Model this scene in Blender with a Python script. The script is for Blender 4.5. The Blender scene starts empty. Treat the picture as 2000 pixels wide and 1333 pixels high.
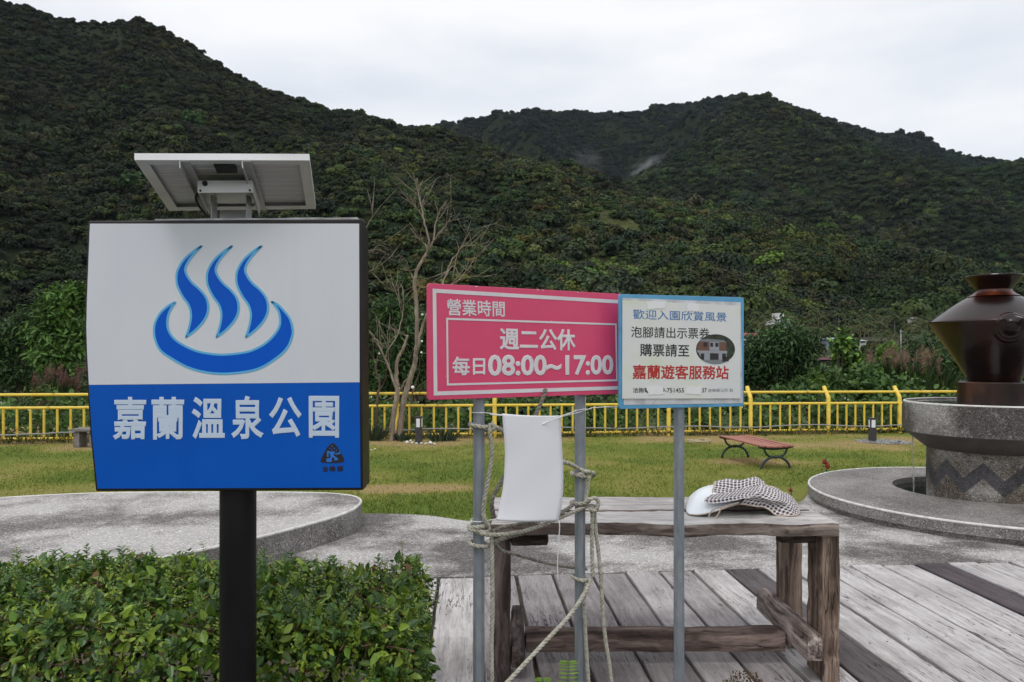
import bpy, bmesh, math, random
import numpy as np
from mathutils import Vector, noise as mnoise

R = math.radians
scene = bpy.context.scene
COL = scene.collection
random.seed(11)
rng = np.random.default_rng(11)

# ---------------------------------------------------------------- camera
F = 1450.0            # focal length in pixels of the 2000 px wide photograph
HZ = 697.0            # row of the horizon in the photograph
HC = 1.5              # height of the camera
cam = bpy.data.cameras.new('camera')
cam.sensor_width = 36
cam.lens = F / 2000 * 36
cam.shift_y = (HZ - 666.5) / 2000
cam.clip_start = 0.05
cam.clip_end = 12000
camo = bpy.data.objects.new('camera', cam)
camo.location = (0, 0, HC)
camo.rotation_euler = (R(90), 0, 0)
COL.objects.link(camo)
scene.camera = camo

# ---------------------------------------------------------------- light
SUN_EL, SUN_AZ = 62, 205        # degrees; azimuth clockwise from +Y
world = bpy.data.worlds.new('World')
scene.world = world
world.use_nodes = True
wn, wl = world.node_tree.nodes, world.node_tree.links
wn.clear()
w_out = wn.new('ShaderNodeOutputWorld')
w_bg = wn.new('ShaderNodeBackground')
w_bg.inputs['Strength'].default_value = 0.125
sky = wn.new('ShaderNodeTexSky')
sky.sky_type = 'NISHITA'
sky.sun_disc = False
sky.sun_elevation = R(SUN_EL)
sky.sun_rotation = R(SUN_AZ)
w_tc = wn.new('ShaderNodeTexCoord')
w_map = wn.new('ShaderNodeMapping'); w_map.inputs['Scale'].default_value = (1.2, 1.2, 4.0)
w_n = wn.new('ShaderNodeTexNoise'); w_n.inputs['Scale'].default_value = 1.6; w_n.inputs['Detail'].default_value = 5
w_cr = wn.new('ShaderNodeValToRGB')
w_cr.color_ramp.elements[0].position = 0.36; w_cr.color_ramp.elements[0].color = (6.5, 6.85, 7.45, 1)
w_cr.color_ramp.elements[1].position = 0.58; w_cr.color_ramp.elements[1].color = (8.4, 8.45, 8.55, 1)
w_mix = wn.new('ShaderNodeMix'); w_mix.data_type = 'RGBA'; w_mix.inputs[0].default_value = 0.93
wl.new(w_tc.outputs['Generated'], w_map.inputs['Vector'])
wl.new(w_map.outputs[0], w_n.inputs['Vector'])
wl.new(w_n.outputs['Fac'], w_cr.inputs['Fac'])
wl.new(sky.outputs[0], w_mix.inputs[6])
wl.new(w_cr.outputs[0], w_mix.inputs[7])
wl.new(w_mix.outputs[2], w_bg.inputs['Color'])
wl.new(w_bg.outputs[0], w_out.inputs['Surface'])

sun = bpy.data.lights.new('sun', 'SUN')
sun.energy = 1.1
sun.angle = R(18)
sun.color = (1.0, 0.97, 0.92)
suno = bpy.data.objects.new('sun', sun)
_a = R(SUN_AZ)
_d = Vector((math.sin(_a) * math.cos(R(SUN_EL)), math.cos(_a) * math.cos(R(SUN_EL)), math.sin(R(SUN_EL))))
suno.rotation_euler = (-_d).to_track_quat('-Z', 'Y').to_euler()
COL.objects.link(suno)

scene.view_settings.view_transform = 'Standard'
scene.view_settings.look = 'None'
scene.view_settings.exposure = 0.0
scene.view_settings.gamma = 1.0
scene.render.engine = 'CYCLES'
cy = scene.cycles
cy.max_bounces = 6; cy.diffuse_bounces = 3; cy.glossy_bounces = 3; cy.transmission_bounces = 4
cy.transparent_max_bounces = 6; cy.volume_bounces = 0
cy.use_adaptive_sampling = True; cy.adaptive_threshold = 0.025
cy.use_denoising = True
cy.sample_clamp_indirect = 4

# ---------------------------------------------------------------- helpers
def at(x, y, Y):
    """point at distance Y seen at photograph pixel (x, y)"""
    return Vector(((x - 1000) / F * Y, Y, HC + (HZ - y) / F * Y))

def on_z(x, y, z=0.0):
    Y = F * (HC - z) / (y - HZ)
    return Vector(((x - 1000) / F * Y, Y, z))

def zlawn(Y):
    return -0.03 - 0.024 * (min(max(Y, 6.0), 18.0) - 7.0)

def on_lawn(x, y):
    v = (HZ - y) / F
    Y = -1.362 / (v + 0.024) if y > HZ else 16
    return Vector(((x - 1000) / F * Y, Y, zlawn(Y)))

ORG = {}
def org_of(o):
    return ORG.get(o.name, Vector((0, 0, 0))) if o else Vector((0, 0, 0))

def tag(o, label=None, cat=None, group=None, kind=None):
    if label: o['label'] = label
    if cat: o['category'] = cat
    if group: o['group'] = group
    if kind: o['kind'] = kind
    return o

def thing(name, loc, label, cat, group=None):
    o = bpy.data.objects.new(name, None)
    o.empty_display_size = 0.1
    o.location = loc
    COL.objects.link(o)
    ORG[o.name] = Vector(loc)
    return tag(o, label, cat, group)

def link_mesh(name, me, parent=None):
    o = bpy.data.objects.new(name, me)
    COL.objects.link(o)
    if parent:
        o.parent = parent
        ORG[o.name] = org_of(parent)
    return o

def copy_tree(o, parent=None):
    c = o.copy(); COL.objects.link(c); c.parent = parent
    for ch in list(o.children):
        copy_tree(ch, c)
    return c

class MB:
    """collects verts/faces (world coordinates) with a material slot per face and an optional colour per vertex"""
    def __init__(self):
        self.v, self.f, self.m, self.c, self.uv = [], [], [], [], {}
        self.cur = 0; self.col = (1, 1, 1)
    def vert(self, p):
        self.v.append((p[0], p[1], p[2])); self.c.append(self.col); return len(self.v) - 1
    def face(self, idx, uv=None):
        self.f.append(tuple(idx)); self.m.append(self.cur)
        if uv: self.uv[len(self.f) - 1] = uv
    def quad(self, a, b, c, d, uv=None):
        self.face([self.vert(a), self.vert(b), self.vert(c), self.vert(d)], uv)
    def poly(self, pts):
        self.face([self.vert(p) for p in pts])
    def box(self, c, ex, ey, ez):
        """box with centre c and half-extent vectors"""
        c, ex, ey, ez = Vector(c), Vector(ex), Vector(ey), Vector(ez)
        i = [self.vert(c + sx * ex + sy * ey + sz * ez) for sz in (-1, 1) for sy in (-1, 1) for sx in (-1, 1)]
        for q in ((0, 2, 3, 1), (4, 5, 7, 6), (0, 1, 5, 4), (2, 6, 7, 3), (0, 4, 6, 2), (1, 3, 7, 5)):
            self.face([i[k] for k in q])
    def bx(self, x0, x1, y0, y1, z0, z1):
        self.box(((x0 + x1) / 2, (y0 + y1) / 2, (z0 + z1) / 2), ((x1 - x0) / 2, 0, 0), (0, (y1 - y0) / 2, 0), (0, 0, (z1 - z0) / 2))
    def tube(self, pts, rad, seg=8, caps=True, phase=0.0):
        pts = [Vector(p) for p in pts]
        n = len(pts)
        if not hasattr(rad, '__len__'): rad = [rad] * n
        prev = None; u = None
        for k in range(n):
            t = (pts[min(k + 1, n - 1)] - pts[max(k - 1, 0)])
            if t.length < 1e-9: t = Vector((0, 0, 1))
            t.normalize()
            if u is None:
                u = t.orthogonal().normalized() if abs(t.z) < .95 else (Vector((1, 0, 0)) - t * t.x).normalized()
            else:
                u = (u - t * u.dot(t)).normalized()
            w = t.cross(u)
            ring = [self.vert(pts[k] + rad[k] * (math.cos(phase + 2 * math.pi * j / seg) * u + math.sin(phase + 2 * math.pi * j / seg) * w)) for j in range(seg)]
            if prev:
                for j in range(seg):
                    self.face([prev[j], prev[(j + 1) % seg], ring[(j + 1) % seg], ring[j]])
            elif caps:
                self.face(ring[::-1])
            prev = ring
        if caps: self.face(prev)
    def lathe(self, c, prof, seg=64, cap0=False, cap1=False):
        c = Vector(c); prev = None
        for (r, z) in prof:
            ring = [self.vert((c.x + r * math.cos(2 * math.pi * j / seg), c.y + r * math.sin(2 * math.pi * j / seg), z)) for j in range(seg)]
            if prev:
                for j in range(seg):
                    self.face([prev[j], prev[(j + 1) % seg], ring[(j + 1) % seg], ring[j]])
            elif cap0: self.face(ring[::-1])
            prev = ring
        if cap1: self.face(prev)
    def prism(self, pts, d):
        """closed outline pts extruded by vector d"""
        d = Vector(d); n = len(pts)
        a = [self.vert(Vector(p)) for p in pts]; b = [self.vert(Vector(p) + d) for p in pts]
        self.face(a); self.face(b[::-1])
        for k in range(n):
            self.face([a[(k + 1) % n], a[k], b[k], b[(k + 1) % n]])
    def build(self, name, mats, parent=None, smooth=False, bevel=0, auto=None, fix=True):
        me = bpy.data.meshes.new(name)
        og = org_of(parent)
        me.from_pydata([(p[0] - og.x, p[1] - og.y, p[2] - og.z) for p in self.v], [], self.f)
        if not isinstance(mats, (list, tuple)): mats = [mats]
        for m_ in mats: me.materials.append(m_)
        me.polygons.foreach_set('material_index', self.m)
        if True:
            ca = me.color_attributes.new('Col', 'FLOAT_COLOR', 'POINT')
            ca.data.foreach_set('color', np.array([(c[0], c[1], c[2], 1) for c in self.c], dtype=np.float32).ravel())
        if self.uv:
            ul = me.uv_layers.new(name='UVMap')
            for fi, uvs in self.uv.items():
                ls = me.polygons[fi].loop_start
                for k, uv in enumerate(uvs): ul.data[ls + k].uv = uv
        if fix:
            bm = bmesh.new(); bm.from_mesh(me)
            bmesh.ops.recalc_face_normals(bm, faces=bm.faces)
            bm.to_mesh(me); bm.free()
        if smooth: me.polygons.foreach_set('use_smooth', [True] * len(me.polygons))
        me.update()
        o = link_mesh(name, me, parent)
        if bevel:
            b = o.modifiers.new('bevel', 'BEVEL'); b.width = bevel; b.segments = 2; b.limit_method = 'ANGLE'; b.angle_limit = R(40)
        if auto:
            md = me
            md.polygons.foreach_set('use_smooth', [True] * len(md.polygons))
            md.set_sharp_from_angle(angle=R(auto))
        return o

def mesh_np(name, V, Fq, mat, col=None, parent=None, smooth=False):
    V = np.asarray(V, dtype=np.float32)
    Fq = np.asarray(Fq, dtype=np.int32)
    og = org_of(parent)
    V = V - np.array([og.x, og.y, og.z], dtype=np.float32)
    me = bpy.data.meshes.new(name)
    n, (m_, k) = len(V), Fq.shape
    me.vertices.add(n); me.vertices.foreach_set('co', V.ravel())
    me.loops.add(m_ * k); me.loops.foreach_set('vertex_index', Fq.ravel())
    me.polygons.add(m_); me.polygons.foreach_set('loop_start', np.arange(m_, dtype=np.int32) * k)
    if smooth: me.polygons.foreach_set('use_smooth', np.ones(m_, dtype=bool))
    me.materials.append(mat)
    me.update(calc_edges=True)
    if col is not None:
        ca = me.color_attributes.new('Col', 'FLOAT_COLOR', 'POINT')
        c4 = np.ones((n, 4), dtype=np.float32); c4[:, :3] = col
        ca.data.foreach_set('color', c4.ravel())
    return link_mesh(name, me, parent)

def unit(a):
    return a / np.maximum(np.linalg.norm(a, axis=1, keepdims=True), 1e-9)

def leaf_mesh(P, D, N, L, W, fold=0.25, droop=0.15):
    """two-quad folded leaves: base P, axis D, face normal N, length L, width W (arrays)"""
    P = np.asarray(P, float); D = unit(np.asarray(D, float)); N = np.asarray(N, float)
    N = unit(N - D * (N * D).sum(1, keepdims=True)); S = np.cross(D, N)
    L = np.asarray(L, float).reshape(-1, 1); W = np.asarray(W, float).reshape(-1, 1)
    h = W * fold
    v0 = P
    v3 = P + D * L - N * L * droop
    l1 = P + D * L * .3 + S * W * .46 + N * h
    l2 = P + D * L * .7 + S * W * .38 + N * (h - L * droop * .4)
    r1 = P + D * L * .3 - S * W * .46 + N * h
    r2 = P + D * L * .7 - S * W * .38 + N * (h - L * droop * .4)
    V = np.stack([v0, l1, l2, v3, r2, r1], 1).reshape(-1, 3)
    b = np.arange(len(P))[:, None] * 6
    Fq = np.concatenate([b + np.array([[0, 1, 2, 3]]), b + np.array([[0, 3, 4, 5]])], 0)
    return V, Fq

def card_mesh(P, N, S, aspect=1.0, spin=None):
    """one quad per point, facing N"""
    n = len(P); N = unit(N)
    T = unit(np.cross(N, rng.normal(size=(n, 3)))); B = np.cross(N, T)
    S = np.asarray(S, float).reshape(-1, 1)
    k = [P - T * S * .5 - B * S * .5 * aspect * .55, P + T * S * .42 - B * S * .42 * aspect, P + T * S * .5 + B * S * .5 * aspect * .6, P - T * S * .4 + B * S * .45 * aspect]
    V = np.stack(k, 1).reshape(-1, 3)
    Fq = np.arange(n * 4).reshape(n, 4)
    return V, Fq

_perm = rng.random((256, 256))
def vnoise(x, y, seed=0):
    x = np.asarray(x, float) + seed * 17.3; y = np.asarray(y, float) + seed * 7.1
    xi, yi = np.floor(x).astype(int), np.floor(y).astype(int)
    fx, fy = x - xi, y - yi
    fx = fx * fx * (3 - 2 * fx); fy = fy * fy * (3 - 2 * fy)
    g = lambda a, b: _perm[a % 256, b % 256]
    return (g(xi, yi) * (1 - fx) + g(xi + 1, yi) * fx) * (1 - fy) + (g(xi, yi + 1) * (1 - fx) + g(xi + 1, yi + 1) * fx) * fy

def fbm(x, y, oct=4, seed=0):
    s = 0; a = .5; t = 0
    for k in range(oct):
        s = s + a * vnoise(x * 2 ** k, y * 2 ** k, seed + k); t += a; a *= .5
    return s / t

def spline(pts, n=8, closed=False):
    """Catmull-Rom through pts"""
    pts = [Vector(p) for p in pts]; out = []; m_ = len(pts)
    rngk = range(m_ if closed else m_ - 1)
    for k in rngk:
        if closed:
            p0, p1, p2, p3 = pts[(k - 1) % m_], pts[k], pts[(k + 1) % m_], pts[(k + 2) % m_]
        else:
            p0, p1, p2, p3 = pts[max(k - 1, 0)], pts[k], pts[k + 1], pts[min(k + 2, m_ - 1)]
        for j in range(n):
            t = j / n
            out.append(.5 * ((2 * p1) + (p2 - p0) * t + (2 * p0 - 5 * p1 + 4 * p2 - p3) * t * t + (3 * p1 - p0 - 3 * p2 + p3) * t ** 3))
    if not closed: out.append(pts[-1])
    return out

# ---------------------------------------------------------------- materials
def new_mat(name):
    m_ = bpy.data.materials.new(name); m_.use_nodes = True
    return m_, m_.node_tree.nodes, m_.node_tree.links, m_.node_tree.nodes['Principled BSDF']

def M(name, col, rough=.6, metal=0.0, spec=.5, coat=0.0):
    m_, n, l, b = new_mat(name)
    b.inputs['Base Color'].default_value = (*col, 1)
    b.inputs['Roughness'].default_value = rough
    b.inputs['Metallic'].default_value = metal
    b.inputs['Specular IOR Level'].default_value = spec
    b.inputs['Coat Weight'].default_value = coat
    return m_

def ramp(n, l, src, stops):
    r_ = n.new('ShaderNodeValToRGB')
    e = r_.color_ramp.elements
    while len(e) < len(stops): e.new(.5)
    for k, (p, c) in enumerate(stops):
        e[k].position = p; e[k].color = (*c, 1) if len(c) == 3 else c
    l.new(src, r_.inputs['Fac'])
    return r_.outputs['Color']

def coords(n, l, scale=(1, 1, 1), kind='Object'):
    tc = n.new('ShaderNodeTexCoord'); mp = n.new('ShaderNodeMapping')
    mp.inputs['Scale'].default_value = scale
    l.new(tc.outputs[kind], mp.inputs['Vector'])
    return mp.outputs[0]

def noise(n, l, vec, scale, detail=4, rough=.55):
    t = n.new('ShaderNodeTexNoise'); t.inputs['Scale'].default_value = scale
    t.inputs['Detail'].default_value = detail; t.inputs['Roughness'].default_value = rough
    l.new(vec, t.inputs['Vector'])
    return t.outputs['Fac']

def mixc(n, l, fac, a, b, mode='MIX'):
    x = n.new('ShaderNodeMix'); x.data_type = 'RGBA'; x.blend_type = mode
    for s, v in ((0, fac), (6, a), (7, b)):
        if hasattr(v, 'links'): l.new(v, x.inputs[s])
        elif isinstance(v, (int, float)): x.inputs[s].default_value = v
        else: x.inputs[s].default_value = (*v, 1)
    return x.outputs[2]

def bump(n, l, b, h, strength=.3, dist=.01):
    x = n.new('ShaderNodeBump'); x.inputs['Strength'].default_value = strength; x.inputs['Distance'].default_value = dist
    l.new(h, x.inputs['Height']); l.new(x.outputs[0], b.inputs['Normal'])

def math_(n, l, op, a, b=0.0):
    x = n.new('ShaderNodeMath'); x.operation = op
    for s, v in ((0, a), (1, b)):
        if hasattr(v, 'links'): l.new(v, x.inputs[s])
        else: x.inputs[s].default_value = v
    return x.outputs[0]

def attr(n, name='Col'):
    a = n.new('ShaderNodeAttribute'); a.attribute_name = name
    return a.outputs['Color']

def M_noise(name, stops, scale, rough=.6, metal=0.0, stretch=(1, 1, 1), detail=5, bmp=.2, dist=.004, spec=.5, coat=0.0):
    m_, n, l, b = new_mat(name)
    v = coords(n, l, stretch); f = noise(n, l, v, scale, detail)
    l.new(ramp(n, l, f, stops), b.inputs['Base Color'])
    b.inputs['Roughness'].default_value = rough; b.inputs['Metallic'].default_value = metal
    b.inputs['Specular IOR Level'].default_value = spec; b.inputs['Coat Weight'].default_value = coat
    if bmp: bump(n, l, b, f, bmp, dist)
    return m_

def M_leaf(name, rough=.45, transl=.25, spec=.4):
    m_, n, l, b = new_mat(name)
    c = attr(n)
    l.new(c, b.inputs['Base Color']); b.inputs['Roughness'].default_value = rough
    b.inputs['Specular IOR Level'].default_value = spec
    if transl:
        t = n.new('ShaderNodeBsdfTranslucent'); l.new(c, t.inputs['Color'])
        x = n.new('ShaderNodeMixShader'); x.inputs[0].default_value = transl
        l.new(b.outputs[0], x.inputs[1]); l.new(t.outputs[0], x.inputs[2])
        l.new(x.outputs[0], n['Material Output'].inputs['Surface'])
    return m_

def M_aggregate(name, dark, light, patch_scale=.8, lo=.42, hi=.58, grain=170, tint=(1, 1, 1)):
    """washed pebble concrete: pebbles of mixed tone, with pale dry and dark damp patches"""
    m_, n, l, b = new_mat(name)
    v = coords(n, l)
    vo = n.new('ShaderNodeTexVoronoi'); vo.inputs['Scale'].default_value = grain
    l.new(v, vo.inputs['Vector'])
    sep = n.new('ShaderNodeSeparateColor'); l.new(vo.outputs['Color'], sep.inputs[0])
    peb = ramp(n, l, sep.outputs[0], [(0, (.24, .23, .22)), (.3, (.6, .58, .56)), (.72, (1.0, .97, .95)), (.93, (1.3, 1.25, 1.2)), (1, (2.5, 2.4, 2.3))])
    p1 = noise(n, l, v, patch_scale, 5, .6)
    p2 = noise(n, l, v, patch_scale * 7, 4, .6)
    pm = math_(n, l, 'ADD', p1, math_(n, l, 'MULTIPLY', math_(n, l, 'SUBTRACT', p2, .5), .18))
    base = ramp(n, l, pm, [(lo, dark), (hi, light)])
    gr = ramp(n, l, pm, [(lo, (1, 1, 1)), (hi + .05, (.5, .5, .5))])
    sc = mixc(n, l, gr, (1, 1, 1), peb)
    col = mixc(n, l, 1.0, base, sc, 'MULTIPLY')
    l.new(col, b.inputs['Base Color'])
    b.inputs['Roughness'].default_value = .75
    bump(n, l, b, vo.outputs['Distance'], .35, .004)
    return m_

def M_wood(name, dark, mid, light, axis_scale=(28, 1.2, 28), rough=.8, amount=.5, tone=True, streak=(.47, .5)):
    """weathered timber with grain along the local Y axis; 'Col' tints each piece"""
    m_, n, l, b = new_mat(name)
    tc = n.new('ShaderNodeTexCoord'); mp = n.new('ShaderNodeMapping')
    mp.inputs['Scale'].default_value = axis_scale
    l.new(tc.outputs['Object'], mp.inputs['Vector'])
    w = noise(n, l, tc.outputs['Object'], 3.0, 3)
    off = n.new('ShaderNodeVectorMath'); off.operation = 'ADD'
    sc = n.new('ShaderNodeVectorMath'); sc.operation = 'SCALE'; sc.inputs['Scale'].default_value = 2.2
    comb = n.new('ShaderNodeCombineXYZ'); l.new(w, comb.inputs[0]); l.new(w, comb.inputs[2])
    l.new(comb.outputs[0], sc.inputs[0]); l.new(mp.outputs[0], off.inputs[0]); l.new(sc.outputs[0], off.inputs[1])
    vec = off.outputs[0]
    f = noise(n, l, vec, 1.0, 6, .62)
    g = noise(n, l, vec, 4.5, 4, .6)
    big = noise(n, l, tc.outputs['Object'], 2.3, 4)
    col = ramp(n, l, f, [(.28, dark), (.45, mid), (.68, light)])
    fine = ramp(n, l, g, [(.34, (.55, .53, .52)), (.5, (1, 1, 1)), (.75, (1.12, 1.12, 1.12))])
    col = mixc(n, l, amount, col, mixc(n, l, 1.0, col, fine, 'MULTIPLY'))
    pat = ramp(n, l, big, [(.34, (.76, .75, .75)), (.55, (1, 1, 1))])
    col = mixc(n, l, 1.0, col, pat, 'MULTIPLY')
    # dark drying cracks that run with the grain
    mp2 = n.new('ShaderNodeMapping'); mp2.inputs['Scale'].default_value = (axis_scale[0] * .55, axis_scale[1] * .75, axis_scale[2] * .55)
    l.new(tc.outputs['Object'], mp2.inputs['Vector'])
    k = noise(n, l, mp2.outputs[0], 1.7, 3, .5)
    kd = math_(n, l, 'ABSOLUTE', math_(n, l, 'SUBTRACT', k, .5))
    crack = ramp(n, l, kd, [(.006, (.2, .18, .18)), (.019, (1, 1, 1))])
    crm = ramp(n, l, noise(n, l, tc.outputs['Object'], 1.4, 2), [(.45, (0, 0, 0)), (.59, (.95, .95, .95))])
    col = mixc(n, l, crm, col, mixc(n, l, 1.0, col, crack, 'MULTIPLY'))
    if tone: col = mixc(n, l, 1.0, col, attr(n), 'MULTIPLY')
    l.new(col, b.inputs['Base Color']); b.inputs['Roughness'].default_value = rough
    b.inputs['Specular IOR Level'].default_value = .3
    bump(n, l, b, math_(n, l, 'ADD', f, math_(n, l, 'MULTIPLY', g, .5)), .4, .004)
    return m_

def text_mesh(s, weight=0.0):
    """flat lettering; weight thickens the strokes and rounds their ends"""
    c = bpy.data.curves.new('lettering', 'FONT'); c.body = s; c.size = 1; c.resolution_u = 3
    c.bevel_depth = weight; c.bevel_resolution = 1
    o = bpy.data.objects.new('lettering', c)
    me = bpy.data.meshes.new_from_object(o)
    bpy.data.objects.remove(o); bpy.data.curves.remove(c)
    return me

class Plane:
    """an upright sign face: origin p, horizontal unit ex, vertical unit ez, normal nrm towards the viewer"""
    def __init__(self, p, q):
        self.p = Vector(p); d = Vector(q) - self.p; d.z = 0
        self.w = d.length; self.ex = d.normalized(); self.ez = Vector((0, 0, 1))
        self.n = Vector((self.ex.y, -self.ex.x, 0))
        if self.n.y > 0: self.n = -self.n
    def st(self, x, y, d=0.0):
        """face coordinates of the photograph pixel, d in front of the face"""
        o = Vector((0, 0, HC)); r_ = Vector(((x - 1000) / F, 1, (HZ - y) / F))
        p0 = self.p + self.n * d
        t = (p0 - o).dot(self.n) / r_.dot(self.n)
        h = o + r_ * t - self.p
        return h.dot(self.ex), h.z
    def w3(self, s, t, d=0.0):
        return self.p + self.ex * s + self.ez * t + self.n * d
    def px(self, x, y, d=0.0):
        s, t = self.st(x, y); return self.w3(s, t, d)

def text_on(pl, s, quad, d, mat, parent, offset=0.0, name='lettering', bold=0):
    me = text_mesh(s, offset)
    co = np.array([v.co[:] for v in me.vertices])
    lo, hi = co.min(0), co.max(0)
    q = [pl.st(*p) for p in quad]       # tl, tr, br, bl
    og = org_of(parent)
    for v in me.vertices:
        a = (v.co.x - lo[0]) / (hi[0] - lo[0]); b = (v.co.y - lo[1]) / (hi[1] - lo[1])
        top = (q[0][0] * (1 - a) + q[1][0] * a, q[0][1] * (1 - a) + q[1][1] * a)
        bot = (q[3][0] * (1 - a) + q[2][0] * a, q[3][1] * (1 - a) + q[2][1] * a)
        v.co = pl.w3(top[0] * b + bot[0] * (1 - b), top[1] * b + bot[1] * (1 - b), d + v.co.z * .012) - og
    me.materials.clear(); me.materials.append(mat); me.name = name
    return link_mesh(name, me, parent)

# ---------------------------------------------------------------- setting: terrain
def zground(Y, r):
    if r < 18.5: return -0.13 - 0.024 * max(0, min(r, 18.5) - 7)
    z0 = -0.13 - 0.024 * 11.5
    k = [(18.5, z0), (24, -2.0), (40, -5.0), (120, -4.5), (200, -1.5), (285, 5.5), (330, 10), (600, 30), (6000, 60)]
    for (a, za), (b, zb) in zip(k, k[1:]):
        if r <= b:
            t = (r - a) / (b - a); return za + (zb - za) * t
    return 60

mat_soil = M_noise('soil', [(.3, (.05, .04, .03)), (.7, (.11, .09, .06))], 9, .95, bmp=.4)
mat_ground, n, l, b = new_mat('scrub_ground')
v = coords(n, l)
l.new(mixc(n, l, noise(n, l, v, .05, 5), ramp(n, l, noise(n, l, v, .6, 5), [(.3, (.018, .03, .010)), (.7, (.05, .075, .025))]), (.05, .06, .02)), b.inputs['Base Color'])
b.inputs['Roughness'].default_value = .95

def build_ground():
    rad = [0.01] + list(np.linspace(2, 18.5, 10)) + list(np.geomspace(19.5, 330, 36)) + [400, 600, 1000, 2000, 4000, 6000]
    A = 180; V = []; Fq = []
    for r_ in rad:
        for j in range(A):
            a = 2 * math.pi * j / A
            nz = 0 if r_ < 20 else (float(fbm(r_ * math.cos(a) / 30 + 40, r_ * math.sin(a) / 30 + 40, 3)) - .5) * min(3, (r_ - 20) * .06)
            V.append((r_ * math.sin(a), r_ * math.cos(a), zground(0, r_) + nz))
    for i in range(len(rad) - 1):
        for j in range(A):
            k = (j + 1) % A
            Fq.append((i * A + j, (i + 1) * A + j, (i + 1) * A + k, i * A + k))
    o = mesh_np('ground', V, Fq, mat_ground, smooth=True)
    tag(o, kind='structure')
build_ground()

# hills: skyline points are pixels of the photograph, each range at its own true distance
SKY_L = [(-700, 60), (-500, 20), (-300, -40), (-100, -20), (0, 2), (60, 18), (130, 42), (180, 47), (235, 44), (270, 38), (310, 56), (340, 70), (420, 120), (480, 158), (540, 182), (600, 202), (650, 218), (700, 224), (760, 240), (790, 256), (870, 280), (1000, 318), (1100, 335), (1200, 360), (1290, 398), (1400, 428), (1500, 440), (1700, 490), (2000, 540), (2300, 560), (2700, 575)]
SKY_R = [(700, 560), (1000, 470), (1150, 405), (1215, 362), (1290, 322), (1330, 296), (1370, 266), (1400, 236), (1430, 202), (1450, 190), (1500, 193), (1520, 203), (1560, 216), (1600, 232), (1640, 250), (1680, 275), (1720, 295), (1780, 318), (1830, 335), (1880, 353), (1950, 360), (2000, 368), (2200, 410), (2700, 430)]
SKY_B = [(200, 330), (600, 300), (790, 256), (850, 248), (950, 243), (1035, 219), (1100, 219), (1140, 217), (1160, 224), (1250, 224), (1290, 211), (1350, 203), (1400, 195), (1450, 187), (1520, 200), (1700, 260), (2000, 330), (2400, 400)]

def interp(tab, x):
    xs = [p[0] for p in tab]; ys = [p[1] for p in tab]
    return np.interp(x, xs, ys)

class Range:
    def __init__(s, sky, yb, zb, yr, amp, power, seed, x0, x1, clear=()):
        s.sky, s.yb, s.zb, s.yr, s.amp, s.power, s.seed, s.x0, s.x1 = sky, yb, zb, yr, amp, power, seed, x0, x1
        s.spur = .28 if sky is SKY_L else .6
    def pos(s, x, t):
        """photo column x (as a bearing) and t from foot 0 to ridge 1, beyond 1 is the far side"""
        x = np.asarray(x, float); t = np.asarray(t, float)
        u = (x - 1000) / F
        yr = interp(s.yr, x); zr = HC + (HZ - interp(s.sky, x)) / F * yr
        yb = s.yb
        tt = np.clip(t, 0, 1)
        Y = yb + (yr - yb) * t
        Z = s.zb + (zr - s.zb) * tt ** s.power
        X = u * Y
        g = (fbm(X / 95 + Y / 240, Y / 330, 3, s.seed) - .5) * 2 + .5 * (fbm(X / 38, Y / 60, 3, s.seed + 5) - .5)
        rid = 1 - np.abs(2 * fbm((X + .55 * Y) / 210 + 3, (Y - .2 * X) / 420, 2, s.seed + 11) - 1) * 2.2
        g = g + s.spur * rid
        Z = Z + s.amp * g * np.sin(np.pi * tt) ** .8 * np.clip((zr - s.zb) / 150, .12, 1)
        Z = np.where(t > 1, Z - (t - 1) * (yr - yb) * .55, Z)
        return X, Y, Z

L_R = Range(SKY_L, 290, 8, [(-700, 760), (800, 700), (1500, 480), (2000, 430), (2700, 430)], 46, 1.05, 3, -700, 2700)
R_R = Range(SKY_R, 640, 40, [(700, 1150), (2700, 1000)], 75, 1.1, 9, 700, 2700)
B_R = Range(SKY_B, 1250, 130, [(200, 1800), (2400, 1700)], 110, 1.1, 14, 200, 2400)

mat_hill, n, l, b = new_mat('hillside_soil')
v = coords(n, l)
l.new(mixc(n, l, 1.0, attr(n), ramp(n, l, noise(n, l, v, .35, 5), [(.3, (.5, .5, .5)), (.7, (1.2, 1.2, 1.2))]), 'MULTIPLY'), b.inputs['Base Color'])
b.inputs['Roughness'].default_value = .95; b.inputs['Specular IOR Level'].default_value = .1

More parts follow.
